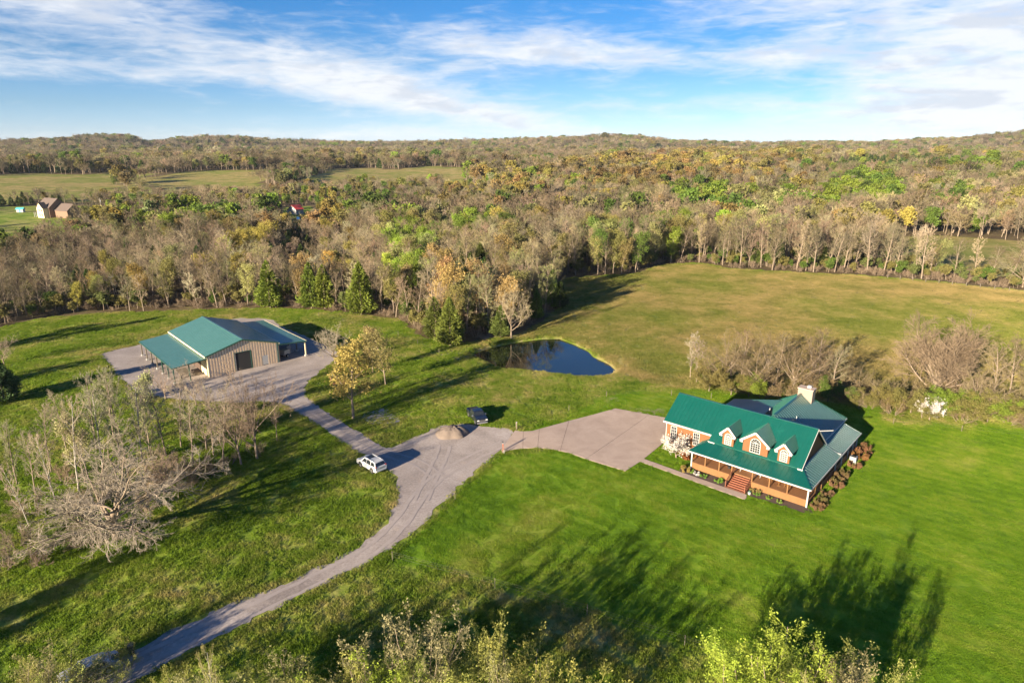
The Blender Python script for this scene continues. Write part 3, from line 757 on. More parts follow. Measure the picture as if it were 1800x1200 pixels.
    FL.box(0.35, 16.7, 1.25, 3.25, FZ - 0.12, FZ - 0.02).build('porch_frame', M['deck'], h)
    bw = 0.29; x = 0.35
    while x < 16.65:
        ya = 1.28 if 6.55 < x + bw / 2 < 9.25 else 0.42
        MB().box(x + 0.008, x + bw - 0.008, ya, 3.24, FZ - 0.02, FZ + 0.02).build('floor_plank', M['deck'], h); x += bw
    MB().box(14.55, 16.7, 3.26, 22.9, FZ - 0.14, FZ + 0.016).build('side_porch_floor', M['deck'], h)
    xs = np.linspace(0.4, 6.45, 7).tolist() + [None] + np.linspace(9.3, 16.65, 8).tolist()
    for a, b in zip(xs[:-1], xs[1:]):
        if a is None or b is None: continue
        MB().box(a + 0.012, b - 0.012, 0.40, 0.47, 0.03, FZ - 0.03).build('skirt_panel', M['cedar_wood'], h)
        MB().box(a - 0.05, a + 0.05, 0.375, 0.475, 0.03, FZ - 0.02).build('skirt_batten', M['cedar_wood'], h)
    for k in range(9): MB().box(16.64, 16.70, 0.5 + k * 2.45, 0.5 + k * 2.45 + 2.42, 0.03, FZ - 0.15).build('skirt_panel', M['stair'], h)
    MB().box(0.36, 0.43, 0.48, 4.4, 0.03, FZ - 0.03).build('skirt_panel', M['cedar_wood'], h)
    for s_ in (6.45, 9.32): MB().box(s_ - 0.04, s_ + 0.04, 0.42, 1.26, 0.03, FZ - 0.03).build('skirt_panel', M['stair'], h)
    for px in (2.5, 4.6, 6.45, 9.35, 11.7, 14.1): MB().box(px - 0.075, px + 0.075, 0.42, 0.57, FZ, 2.62).build('porch_post', M['cedar_wood'], h)
    for px in (0.45, 16.72): MB().box(px - 0.09, px + 0.09, 0.33, 0.51, 0.0, 2.62).build('corner_post', M['white'], h)
    for py in (3.4, 6.2, 9.2, 12.2, 15.2, 18.4, 21.0, 23.0): MB().box(16.62, 16.78, py - 0.08, py + 0.08, 0.0, 2.6).build('porch_post', M['white'] if py > 11 else M['cedar_wood'], h)
    rl = MB()
    for py in np.arange(0.7, 11.8, 0.45): rl.bar((16.66, py, FZ + .05), (16.66, py + 0.02, FZ + 0.9), 0.05)
    rl.box(16.62, 16.72, 0.6, 12.0, FZ + 0.85, FZ + 0.93); rl.build('side_railing', M['stair'], h)
    n = 7; st_y0, st_y1 = 1.25, -1.45
    stair = MB().face([(6.65, st_y0, 0.02), (6.65, st_y1, 0.02), (6.65, st_y0, FZ)]).build('porch_stair', M['stair'], h)
    for k in range(n):
        y1 = st_y0 - (st_y0 - st_y1) * k / n; y0 = st_y0 - (st_y0 - st_y1) * (k + 1) / n; zt = FZ - FZ * (k + 0.75) / n
        MB().box(6.62, 9.2, y0 - 0.03, y1, zt - 0.05, zt).build('tread', M['stair'], stair)
        MB().box(6.66, 9.16, y0 + 0.02, y0 + 0.05, zt - FZ / n, zt - 0.052).build('riser', M['rust'], stair)
    for x in (6.55, 9.25):
        MB().slab([(x, st_y0, FZ + 0.02), (x, st_y1 - 0.1, 0.12), (x, st_y1 - 0.1, 0.0), (x, st_y0, 0.0)], 0.09, (1 if x > 8 else -1, 0, 0)).build('stringer', M['stair'], stair)
        r = MB(); r.box(x - 0.05, x + 0.05, st_y1 - 0.1, st_y1, 0, 0.95); r.bar((x, st_y1 - 0.05, 0.93), (x, st_y0 - 0.6, FZ + 0.85), 0.09, 0.07)
        for k in range(1, 7):
            t_ = k / 7; r.bar((x, st_y1 + (st_y0 - st_y1 - .5) * t_, FZ * t_ * .85), (x, st_y1 + (st_y0 - st_y1 - .5) * t_ + .01, 0.93 + (FZ - .1) * t_), 0.045)
        r.build('stair_rail', M['stair'], stair)
    # --- doors and windows on the porch wall, garage windows
    dr = MB().box(7.55, 8.75, 3.16, 3.25, FZ + 0.02, FZ + 2.12).build('front_door', M['white'], h)
    MB().box(7.75, 8.0, 3.13, 3.18, FZ + 1.0, FZ + 1.9).build('door_pane', M['glass'], dr)
    for cx in (3.4, 5.4, 11.2, 13.2): add_window(h, cx, 3.25, FZ + 0.65, 0.95, 1.45, 2, 3)
    for cx in (-4.75, -1.0): add_window(h, cx, 4.5, 1.75, 0.85, 1.9, 3, 4)
    # --- chimney
    ch = MB().box(8.15, 10.35, 19.5, 20.9, 5.5, 9.0).build('chimney', M['tan_brick'], h)
    MB().box(8.05, 10.45, 19.4, 21.0, 9.0, 9.14).build('chimney_cap', M['concrete'], ch)
    MB().box(9.3, 9.85, 20.1, 20.6, 9.14, 9.5).build('flue', M['white'], ch)
    return h
house = build_house()

o = drape('walkway', np.array([hw(*p)[:2] for p in ((-6.2, -2.95), (-1, -2.95), (5, -3.0), (9.9, -3.0), (9.9, -2.4), (9.6, -1.6), (6.4, -1.65), (0, -1.75), (-6.2, -1.75))]), M['concrete'], 0.03, 2.0, 0.05); o['kind'] = 'structure'
o = drape('flower_bed', spline(np.array([hw(*p)[:2] for p in ((0.1, -1.6), (3, -1.6), (6.4, -1.6), (6.5, 0.4), (0.3, 0.4), (-0.6, 0.3), (-0.8, -0.8))]), 0.6, 0.06, 5), M['mulch_and_shade'], 0.03); o['kind'] = 'structure'
o = drape('flower_bed', spline(np.array([hw(*p)[:2] for p in ((9.7, -1.5), (12, -1.35), (15, -1.2), (17.2, -1.0), (17.4, 0.3), (9.5, 0.4))]), 0.6, 0.06, 6), M['mulch_and_shade'], 0.03); o['kind'] = 'structure'


# ------------------------------------------------------------------ barn
B_FL = np.array([-61.7, 124.6]); B_U = np.array([0.7436, 0.6686]); B_V = np.array([-0.6686, 0.7436]); B_RZ = math.atan2(B_U[1], B_U[0])


def bw_(x, y):
    p = B_FL + B_U * x + B_V * y; return np.array([p[0], p[1], float(hfun(p[0], p[1]))])


def build_barn():
    b = thing('metal_barn', 'tan ribbed metal barn with green roof and open lean-tos', 'barn', (B_FL[0], B_FL[1], 0), B_RZ)
    W, Lb, EZ, RZ = 14.6, 25.0, 4.45, 6.55

    def gz(x): return EZ + (RZ - EZ) * (1 - abs(x - W / 2) / (W / 2))
    doors = [(5.4, 8.7, 3.9), (11.2, 12.5, 2.2)]
    fw = MB(); bt = MB(); x = 0.0; sp = 0.56
    while x < W - 1e-3:
        x1 = min(x + sp, W); xm = (x + x1) / 2; z0 = 0
        for a, c, hh in doors:
            if a < xm < c: z0 = hh
        if z0 == 0 or z0 > 0:
            fw.face([(x, 0, z0), (x1, 0, z0), (x1, 0, gz(x1) - 0.05), (x, 0, gz(x) - 0.05)])
            bt.box(x + 0.02, x + 0.26, -0.06, 0.0, z0, gz(x + 0.08) - 0.08)
        x = x1
    wl = fw.build('front_wall', M['tan_metal'], b); bb = bt.build('siding_ribs', M['brown_metal'], wl); bb['kind'] = 'stuff'
    for nm, (a, c, hh) in (('big_doorway', doors[0]), ('side_window', doors[1])):
        if nm == 'big_doorway':
            MB().box(a, c, 0.02, 1.8, 0.02, hh).build('doorway', M['dark'], b); MB().box(a - 0.12, a, -0.08, 0.05, 0, hh + 0.12).box(c, c + 0.12, -0.08, 0.05, 0, hh + 0.12).box(a, c, -0.08, 0.05, hh, hh + 0.12).build('door_trim', M['dark_green'], b)  # solid near-black block in the doorway: unlit interior put in as colour
        else: MB().box(a, c, -0.03, 0.06, 0.15, hh).build('door', M['grey'], b)
    MB().box(0, 0.1, 0.02, 4.6, 0, EZ).build('side_wall', M['cream'], b); sw = MB(); sw.box(0, 0.1, 4.62, Lb, 0, EZ); sw.box(W - 0.1, W, 0.02, Lb, 0, EZ); sw.box(0.1, W - 0.1, Lb - 0.1, Lb, 0, EZ); sw.build('side_wall', M['mulch_and_shade'], b)  # beyond the cream front, lean-to shade is painted in as dark brown walls
    MB().box(-0.06, 0.12, -0.08, 0.12, 0, EZ + 0.1).build('corner_trim', M['cream'], b); MB().box(W - 0.12, W + 0.06, -0.08, 0.12, 0, EZ + 0.1).build('corner_trim', M['dark_green'], b)
    for y0 in (0.8, 2.6): MB().box(-0.05, -0.01, y0, y0 + 1.6, 0.1, 3.2).build('side_door', M['cream'], b)
    X, Yd = (1, 0, 0), (0, 1, 0)

    def roof(name, poly):
        r = MB().slab(poly, 0.12).build(name, M['barn_roof'], b); rb = MB(); rib_boxes(rb, poly, Yd, 0.9, 0.05, 0.04); q = rb.build('roof_seams', M['barn_roof'], r); q['kind'] = 'stuff'; return r
    roof('roof_slope', [(-0.35, -0.3, EZ), (W / 2, -0.3, RZ + .1), (W / 2, Lb + .3, RZ + .1), (-0.35, Lb + .3, EZ)])
    roof('roof_slope', [(W + .35, -0.3, EZ), (W + .35, Lb + .3, EZ), (W / 2, Lb + .3, RZ + .1), (W / 2, -0.3, RZ + .1)])
    MB().bar((W / 2, -0.3, RZ + .14), (W / 2, Lb + .3, RZ + .14), 0.4, 0.06).build('ridge_cap', M['barn_roof'], b)
    roof('lean_to_roof', [(-0.02, 0.0, EZ - .42), (-0.02, Lb, EZ - .42), (-6.6, Lb, 3.4), (-6.6, 0.0, 3.4)])
    roof('lean_to_roof', [(W + .02, 0.0, EZ - .42), (W + 6.6, 0.0, 3.55), (W + 6.6, Lb - 1.0, 3.55), (W + .02, Lb - 1.0, EZ - .42)])
    tr = MB(); tr.box(-0.47, -0.36, -0.3, Lb + .3, EZ - .28, EZ + .02); tr.box(W + .36, W + .46, -0.3, Lb + .3, EZ - .25, EZ + .02); tr.box(W + 6.6, W + 6.7, 0, Lb - 1, 3.36, 3.58); tr.build('gutter', M['cream'], b)
    tr = MB(); tr.box(-6.7, -6.6, 0, Lb, 3.2, 3.42); tr.bar((-0.4, -0.34, EZ - .02), (W / 2, -0.34, RZ + .05), 0.08, 0.24); tr.bar((W + .4, -0.34, EZ - .02), (W / 2, -0.34, RZ + .05), 0.08, 0.24)
    tr.bar((-0.1, -0.05, EZ - .5), (-6.6, -0.05, 3.3), 0.08, 0.22); tr.bar((W + .1, -0.05, EZ - .5), (W + 6.6, -0.05, 3.45), 0.08, 0.26); tr.build('rake_trim', M['dark_green'], b)
    for k in range(7):
        y = 0.25 + k * (Lb - 0.5) / 6
        MB().box(-6.5, -6.28, y - 0.11, y + 0.11, 0, 3.25).build('post', M['dark_green'] if k < 3 else M['post'], b); MB().box(-6.65, -6.12, y - 0.27, y + 0.27, 0, 0.35).build('post_footing', M['white'], b)
    for k in range(6):
        y = 0.25 + k * (Lb - 1.6) / 5
        MB().box(W + 6.2, W + 6.42, y - 0.11, y + 0.11, 0, 3.4).build('post', M['cream'] if k == 0 else M['post'], b); MB().box(W + 6.05, W + 6.57, y - 0.27, y + 0.27, 0, 0.3).build('post_footing', M['white'], b)
    MB().box(-3.6, -3.4, 0.14, 0.36, 0, 3.6).build('post', M['dark_green'], b)
    return b
barn = build_barn()


# ------------------------------------------------------------------ vehicles
def wheel(parent, x, y, r, w, side):
    t = MB().tube((x, y - w / 2, r), (x, y + w / 2, r), r, n=20).build('wheel', M['black'], parent, bevel=0.02)
    ys = y + side * (w / 2 + 0.004)
    MB().tube((x, ys - 0.01, r), (x, ys + 0.012, r), r * 0.62, n=14).build('rim', M['chrome'], t)


def car(name, label, cat, loc, rz, prof, belt, hw0, hw_top, ztop, paint, windows, glass_quads, wheels, extras, group=None):
    """prof: side outline (x forward, z); the flanks lean in above the belt line"""
    c = thing(name, label, cat, loc, rz, group)

    def hwz(z): return hw0 if z <= belt else hw0 + (hw_top - hw0) * (z - belt) / (ztop - belt)
    b = MB(); n = len(prof); L = [(x, hwz(z), z) for x, z in prof]; R = [(x, -hwz(z), z) for x, z in prof]
    b.face(L); b.face(R[::-1])
    for i in range(n):
        j = (i + 1) % n; b.face([L[i], R[i], R[j], L[j]])
    b.build('body', paint, c, bevel=0.05)
    for poly in windows:
        for s in (1, -1): MB().slab([(x, s * (hwz(z) + 0.012), z) for x, z in poly], 0.02, (0, -s, 0)).build('side_window', M['glass'], c)
    for nm, (x0, z0, x1, z1, m0) in glass_quads.items():
        d = Vector((x1 - x0, 0, z1 - z0)).normalized(); nn = Vector((-d.z, 0, d.x)) * (1 if (-d.z) * (1 if x0 + x1 > 0 else -1) > 0 else -1)
        if nn.z < 0: nn = -nn
        o_ = nn * 0.015
        MB().slab([(x0 + o_.x, hwz(z0) - m0, z0 + o_.z), (x1 + o_.x, hwz(z1) - m0, z1 + o_.z), (x1 + o_.x, -hwz(z1) + m0, z1 + o_.z), (x0 + o_.x, -hwz(z0) + m0, z0 + o_.z)], 0.02, tuple(-nn)).build(nm, M['glass'], c)
    for x, r, w in wheels:
        for s in (1, -1):
            MB().tube((x, s * (hw0 - 0.20), r + 0.03), (x, s * (hw0 + 0.006), r + 0.03), r * 1.2, n=20).build('wheel_arch', M['black'], c)
            wheel(c, x, s * (hw0 - w / 2 + 0.03), r, w, s)
    extras(c, hwz); return c


def suv_extras(c, hwz):
    MB().box(-0.45, 0.55, -0.5, 0.5, 1.775, 1.805).build('sunroof', M['glass'], c)
    for s in (1, -1):
        MB().box(-1.5, 0.75, s * 0.68 - 0.02, s * 0.68 + 0.02, 1.80, 1.86).build('roof_rail', M['grey'], c)
        MB().box(-2.43, -2.33, s * 0.84 - 0.09, s * 0.84 + 0.09, 0.95, 1.3).build('tail_light', M['red_glass'], c)
        MB().box(2.22, 2.38, s * 0.72 - 0.16, s * 0.72 + 0.16, 0.85, 1.02).build('headlight', M['lamp'], c)
        MB().box(0.72, 0.92, s * 1.05 - 0.11, s * 1.05 + 0.11, 1.1, 1.27).build('mirror', M['car_white'], c, bevel=0.03)
        for x in (-0.5, 0.45): MB().box(x - 0.10, x + 0.06, s * 0.965 - 0.012, s * 0.965 + 0.012, 0.97, 1.01).build('door_handle', M['grey'], c)
    MB().box(-2.50, -2.36, -0.85, 0.85, 0.45, 0.68).build('rear_bumper', M['car_white'], c, bevel=0.03)
    MB().box(-2.452, -2.42, -0.30, 0.30, 0.88, 1.05).build('number_plate', M['grey'], c)
    MB().box(2.36, 2.46, -0.8, 0.8, 0.42, 0.66).build('front_bumper', M['black'], c, bevel=0.03)


SUV_PROF = [(-2.42, 0.42), (-2.44, 1.1), (-2.36, 1.18), (-2.02, 1.74), (-1.75, 1.80), (0.35, 1.80), (0.62, 1.74), (1.28, 1.16), (2.2, 1.05), (2.40, 0.92), (2.42, 0.42), (1.9, 0.36), (-1.9, 0.36)]
fwd = np.array([-0.725, 0.689]); p = np.array([-21.1, 84.95]) + np.array([0.689, 0.725]) * 0.85
car('parked_suv', 'white SUV with sunroof parked at the fork of the gravel drive', 'car', (p[0], p[1], float(hfun(*p)) + 0.04), math.atan2(fwd[1], fwd[0]), SUV_PROF, 1.1, 0.95, 0.72, 1.80, M['car_white'],
    [[(0.98, 1.18), (0.56, 1.66), (-0.08, 1.70), (-0.02, 1.18)], [(-0.1, 1.18), (-0.16, 1.70), (-0.98, 1.70), (-1.05, 1.18)], [(-1.2, 1.18), (-1.15, 1.68), (-1.78, 1.66), (-2.1, 1.22)]],
    {'windshield': (1.22, 1.21, 0.66, 1.70, 0.08), 'rear_window': (-2.32, 1.24, -2.05, 1.69, 0.08)}, [(1.45, 0.39, 0.26), (-1.36, 0.39, 0.26)], suv_extras)


def truck_extras(c, hwz):
    MB().box(-2.75, -0.98, -0.78, 0.78, 0.72, 1.17).build('bed_liner', M['black'], c)
    for s in (1, -1):
        MB().box(-2.85, -0.92, s * 0.90 - 0.10, s * 0.90 + 0.10, 0.75, 1.24).build('bed_side', M['car_black'], c, bevel=0.03)
        MB().box(2.68, 2.80, s * 0.74 - 0.17, s * 0.74 + 0.17, 0.88, 1.08).build('headlight', M['lamp'], c)
        MB().box(0.98, 1.16, s * 1.15 - 0.13, s * 1.15 + 0.13, 1.15, 1.42).build('mirror', M['chrome'], c, bevel=0.03)
        MB().box(-2.90, -2.84, s * 0.88 - 0.08, s * 0.88 + 0.08, 0.8, 1.15).build('tail_light', M['red_glass'], c)
    MB().box(-2.92, -2.84, -0.82, 0.82, 0.72, 1.23).build('tailgate', M['car_black'], c, bevel=0.02)
    MB().box(2.74, 2.80, -0.56, 0.56, 0.72, 1.04).build('grille', M['chrome'], c)
    MB().box(2.72, 2.92, -0.92, 0.92, 0.42, 0.66).build('front_bumper', M['chrome'], c, bevel=0.04)
    for k in range(4): MB().box(2.798, 2.815, -0.52, 0.52, 0.76 + k * 0.075, 0.80 + k * 0.075).build('grille_bar', M['black'], c)


TRUCK_PROF = [(-2.86, 0.48), (-2.86, 0.76), (-0.96, 0.76), (-0.94, 1.2), (-0.84, 1.80), (-0.6, 1.88), (0.55, 1.88), (0.8, 1.84), (1.32, 1.36), (2.60, 1.24), (2.76, 1.08), (2.78, 0.46), (2.2, 0.42), (-2.3, 0.42)]
fwd = np.array([0.37, -0.929]); p = gp(848, 748)[:2] - fwd * 2.75
car('parked_pickup', 'black pickup truck facing the drive beside the sand mound', 'truck', (p[0], p[1], float(hfun(*p)) + 0.02), math.atan2(fwd[1], fwd[0]), TRUCK_PROF, 1.26, 1.0, 0.80, 1.88, M['car_black'],
    [[(1.1, 1.26), (0.7, 1.74), (0.2, 1.76), (0.22, 1.26)], [(0.12, 1.26), (0.1, 1.76), (-0.62, 1.74), (-0.72, 1.26)]],
    {'windshield': (1.27, 1.40, 0.86, 1.78, 0.08), 'rear_window': (-0.92, 1.3, -0.84, 1.72, 0.12)}, [(1.85, 0.42, 0.28), (-1.75, 0.42, 0.28)], truck_extras)


def build_mound():
    c = gp(794, 770); rng = np.random.default_rng(4); n, r_ = 44, 12; V = [(0, 0, 1.38)]; Fc = []
    for j in range(1, r_ + 1):
        t = j / r_
        for i in range(n):
            a = 2 * math.pi * i / n; R = (2.65 + 0.25 * math.sin(2 * a + 1) + 0.18 * math.sin(5 * a)) * t
            z = 1.38 * (1 - t ** 2.7) + 0.10 * math.sin(7 * a + 2 * t) * t * (1 - t) * 2 + rng.normal(0, 0.045) + 0.07 * math.sin(9 * a + 11 * t) * math.sin(13 * t)
            for gk in (3.9, 4.6, 5.7, 0.3): z -= 0.22 * math.exp(-((a - gk) / 0.07) ** 2) * t * (1.15 - t)
            V.append((R * math.cos(a), R * 0.85 * math.sin(a), max(z, -0.1) if j < r_ else -0.15))
    F3 = [(0, 1 + i, 1 + (i + 1) % n) for i in range(n)]
    for j in range(r_ - 1):
        for i in range(n):
            a, b = 1 + j * n + i, 1 + j * n + (i + 1) % n; Fc.append((a, a + n, b + n, b))
    me = bpy.data.meshes.new('sand_mound'); me.from_pydata(V, [], F3 + Fc); me.materials.append(M['sand']); me.shade_smooth()
    o_ = ob('sand_mound', me, None, (c[0], c[1] + 1.5, c[2] + 0.03)); tag(o_, 'rounded tan mound of sand at the edge of the gravel turnaround', 'mound')
build_mound()


# ------------------------------------------------------------------ trees
def unit(a): return a / (np.linalg.norm(a, axis=-1, keepdims=True) + 1e-9)


def tubes(segs, n):
    P0, P1, R0, R1 = segs; N = len(P0); d = unit(P1 - P0)
    ref = np.where(np.abs(d[:, 2:3]) > 0.9, np.array([[1.0, 0, 0]]), np.array([[0, 0, 1.0]])); e = unit(np.cross(d, ref)); f = np.cross(d, e)
    a = 2 * np.pi * np.arange(n) / n; ring = e[:, None, :] * np.cos(a)[None, :, None] + f[:, None, :] * np.sin(a)[None, :, None]
    V = np.concatenate([P0[:, None] + ring * R0[:, None, None], P1[:, None] + ring * R1[:, None, None]], 1).reshape(-1, 3)
    b = (np.arange(N) * 2 * n)[:, None]; i = np.arange(n); j = (i + 1) % n
    return V, np.stack([b + i, b + j, b + n + j, b + n + i], -1).reshape(-1, 4)


def grow(seed, H, r0, trunk, levels, stems=1, spread=0.0):
    """levels of branches as straight pieces; returns per level (P0,P1,R0,R1) and the twig tips"""
    rng = np.random.default_rng(seed)
    N = stems; ang = rng.uniform(0, 2 * np.pi, N); tilt = spread * rng.uniform(0.5, 1.2, N) if stems > 1 else rng.normal(0, 0.04, N)
    D = np.stack([np.sin(tilt) * np.cos(ang), np.sin(tilt) * np.sin(ang), np.cos(tilt)], 1)
    P = np.stack([np.cos(ang) * 0.25 * (stems > 1), np.sin(ang) * 0.25 * (stems > 1), np.full(N, -0.3)], 1)
    Ln = H * trunk['len'] * (rng.uniform(0.75, 1.05, N) if stems > 1 else np.ones(1)); R = np.full(N, r0)
    out = []; specs = [dict(trunk)] + levels
    for li, s in enumerate(specs):
        ns = s['nseg']; pts = [P]; dirs = []; rad = [R]; cur, d = P, D
        for k in range(ns):
            d = unit(d + rng.normal(0, s['wob'], d.shape) + np.array([0, 0, s.get('up', 0.0)])); dirs.append(d)
            cur = cur + d * (Ln / ns)[:, None]; pts.append(cur); rad.append(R * (1 - (1 - s.get('tip', 0.35)) * (k + 1) / ns))
        pts = np.stack(pts, 1); dirs = np.stack(dirs, 1); rad = np.stack(rad, 1)
        out.append((pts[:, :-1].reshape(-1, 3), pts[:, 1:].reshape(-1, 3), rad[:, :-1].ravel(), rad[:, 1:].ravel()))
        if li == len(specs) - 1: break
        c = specs[li + 1]; n = c['n']; M_ = len(P)
        t = c['t0'] + (1 - c['t0']) * (np.arange(n)[None, :] + rng.uniform(0, 1, (M_, n))) / n; t = np.minimum(t, 0.999)
        idx = np.minimum((t * ns).astype(int), ns - 1); fr = t * ns - idx; rows = np.arange(M_)[:, None]
        base = pts[rows, idx] * (1 - fr[..., None]) + pts[rows, idx + 1] * fr[..., None]; bd = dirs[rows, idx]
        rr = rad[rows, idx] * (1 - fr) + rad[rows, idx + 1] * fr
        rv = rng.normal(0, 1, bd.shape); perp = unit(rv - (rv * bd).sum(-1, keepdims=True) * bd)
        if li == 0 and stems == 1:                        # spread the limbs round the trunk
            a2 = rng.uniform(0, 6.28) + np.arange(n) * 2.4 + rng.normal(0, 0.25, n); perp = np.stack([np.cos(a2), np.sin(a2), np.zeros(n)], 1)[None] * np.ones((M_, 1, 1))
        an = np.radians(c['ang'] + rng.normal(0, c.get('dev', 10), t.shape))
        D = (bd * np.cos(an)[..., None] + perp * np.sin(an)[..., None]).reshape(-1, 3)
        u_ = (t - c['t0']) / (1 - c['t0'])
        shape = c['shape'](u_) if 'shape' in c else (1 - 0.45 * u_)
        Ln = (H * c['abs'] * np.ones_like(t) if 'abs' in c else Ln[:, None] * c['ratio'] * np.ones_like(t)) * shape * rng.uniform(0.75, 1.2, t.shape)
        Ln = Ln.ravel(); P = base.reshape(-1, 3); R = np.maximum(rr * c.get('rr', 0.6), c.get('rmin', 0.008)).ravel(); R = np.minimum(R, c.get('rmax', 9))
    return out


def leaf_quads(rng, C, size, aspect=0.6, droop=None):
    N = len(C); a = unit(rng.normal(0, 1, (N, 3))); b = unit(np.cross(a, rng.normal(0, 1, (N, 3))))
    s = size * rng.uniform(0.6, 1.35, N)[:, None]
    V = np.stack([C - a * s - b * s * aspect, C + a * s - b * s * aspect, C + a * s + b * s * aspect, C - a * s + b * s * aspect], 1).reshape(-1, 3)
    return V, np.arange(N * 4).reshape(-1, 4)


LIB = {}      # kind -> list of (trunk mesh, crown mesh, joined mesh, height)


def join(parts):
    V, Fs, mi, off = [], [], [], 0
    for v, f, m in parts: V.append(v); Fs.append(f + off); mi.append(np.full(len(f), m)); off += len(v)
    return np.vstack(V), np.vstack(Fs), np.concatenate(mi)


def tree_variant(kind, seed, H, r0, trunk, levels, leaves=0, leaf_size=0.2, stems=1, spread=0.0, bark='bark', trunk_levels=2, scatter=0.35, crown_mat='leaf', sides=3):
    segs = grow(seed, H, r0, trunk, levels, stems, spread); rng = np.random.default_rng(seed + 999)
    tp = [tubes(s, 7 if i == 0 else 5) + (0,) for i, s in enumerate(segs[:trunk_levels])]
    cp = [tubes(s, sides) + (0,) for s in segs[trunk_levels:]]
    if leaves:
        P1 = np.vstack([segs[-1][1], segs[-1][0], segs[-2][1]]); w = rng.integers(0, len(P1), leaves)
        C = P1[w] + rng.normal(0, scatter, (leaves, 3)); v, f = leaf_quads(rng, C, leaf_size); cp.append((v, f, 1))
    mats = [M['twig'], M[crown_mat]]
    tv, tf, tm = join(tp); cv, cf, cm = join(cp)
    zt = max(cv[:, 2].max(), tv[:, 2].max())
    tm_ = mesh_np('trunk', tv, tf, [M[bark]]); cm_ = mesh_np('crown', cv, cf, mats, cm)
    jv, jf, jm = join([(tv, tf, 0), (cv, cf, 1)]); jm[len(tf):] = cm + 1
    LIB.setdefault(kind, []).append((tm_, cm_, (jv, jf, jm, [M[bark]] + mats), zt))


def cedar_variant(kind, seed, H, Rm, count, size):
    rng = np.random.default_rng(seed); t = rng.beta(1.05, 1.5, count); ph = rng.uniform(0, 2 * np.pi, count)
    lump = 1 + 0.22 * np.sin(ph * 3 + t * 9 + seed) + 0.14 * np.sin(ph * 7 - t * 17 + seed * 2) + rng.normal(0, 0.08, count)
    prof = np.where(t < 0.12, 0.55 + 0.45 * t / 0.12, ((1 - t) / 0.88) ** 0.72)
    r = Rm * prof * lump * np.sqrt(rng.uniform(0.28, 1.0, count))
    C = np.stack([r * np.cos(ph), r * np.sin(ph), 0.06 * H + t * 0.95 * H + rng.normal(0, 0.1, count)], 1)
    a = unit(np.stack([np.cos(ph), np.sin(ph), rng.normal(0.35, 0.5, count)], 1) + rng.normal(0, 0.35, (count, 3)))
    b = unit(np.cross(a, rng.normal(0, 1, (count, 3)))); s = size * rng.uniform(0.6, 1.4, count)[:, None]
    V = np.stack([C - a * s - b * s * .4, C + a * s - b * s * .2, C + a * s + b * s * .2, C - a * s + b * s * .4], 1).reshape(-1, 3); Fq = np.arange(count * 4).reshape(-1, 4)
    k = 8; zz = np.linspace(-0.3, 0.9 * H, k + 1); P = np.stack([np.zeros(k + 1), np.zeros(k + 1), zz], 1); rad = 0.02 * H * (1 - np.linspace(0, 0.9, k + 1))
    tv, tf = tubes((P[:-1], P[1:], rad[:-1], rad[1:]), 7)
    tm_ = mesh_np('trunk', tv, tf, [M['bark']]); cm_ = mesh_np('crown', V, Fq, [M['needle']])
    jv, jf, jm = join([(tv, tf, 0), (V, Fq, 1)])
    LIB.setdefault(kind, []).append((tm_, cm_, (jv, jf, jm, [M['bark'], M['needle']]), H))


dome = lambda u: 0.55 + 1.1 * u * (1 - u) * 1.6 - 0.25 * u
TALL = lambda rm: (dict(len=0.78, nseg=8, wob=0.045, tip=0.25), [
    dict(n=15, t0=0.24, ang=42, dev=10, abs=0.28, shape=dome, nseg=5, wob=0.12, up=0.10, rr=0.55, rmin=0.03, tip=0.3),
    dict(n=7, t0=0.22, ang=42, dev=12, ratio=0.48, nseg=3, wob=0.14, up=0.06, rr=0.6, rmin=0.022, tip=0.5),
    dict(n=5, t0=0.25, ang=42, dev=14, ratio=0.52, nseg=2, wob=0.16, up=0.05, rr=0.7, rmin=rm, rmax=rm * 1.4, tip=0.7),
    dict(n=4, t0=0.3, ang=38, dev=14, ratio=0.62, nseg=1, wob=0.1, up=0.06, rr=0.8, rmin=rm * .8, rmax=rm, tip=0.6)])
ROUND = lambda rm, n1=11: (dict(len=0.34, nseg=5, wob=0.06, tip=0.6), [
    dict(n=n1, t0=0.45, ang=46, dev=16, abs=0.58, shape=lambda u: 0.85 + 0.25 * u, nseg=6, wob=0.12, up=0.09, rr=0.5, rmin=0.05, tip=0.25),
    dict(n=8, t0=0.25, ang=40, dev=13, ratio=0.45, nseg=4, wob=0.14, up=0.05, rr=0.55, rmin=0.03, tip=0.4),
    dict(n=6, t0=0.2, ang=42, dev=14, ratio=0.48, nseg=2, wob=0.16, up=0.04, rr=0.7, rmin=rm, rmax=rm * 1.5, tip=0.6),
    dict(n=5, t0=0.25, ang=38, dev=14, ratio=0.58, nseg=1, wob=0.1, up=0.04, rr=0.8, rmin=rm * .8, rmax=rm, tip=0.6)])
LOD = lambda rm: (dict(len=0.75, nseg=4, wob=0.05, tip=0.25), [
    dict(n=9, t0=0.35, ang=44, dev=12, abs=0.33, shape=dome, nseg=3, wob=0.12, up=0.1, rr=0.55, rmin=0.05, tip=0.4),
    dict(n=7, t0=0.2, ang=44, dev=14, ratio=0.55, nseg=2, wob=0.15, up=0.06, rr=0.7, rmin=rm, rmax=rm * 1.3, tip=0.7),
    dict(n=7, t0=0.2, ang=44, dev=14, ratio=0.6, nseg=1, wob=0.1, up=0.05, rr=0.8, rmin=rm * .9, rmax=rm, tip=0.7)])
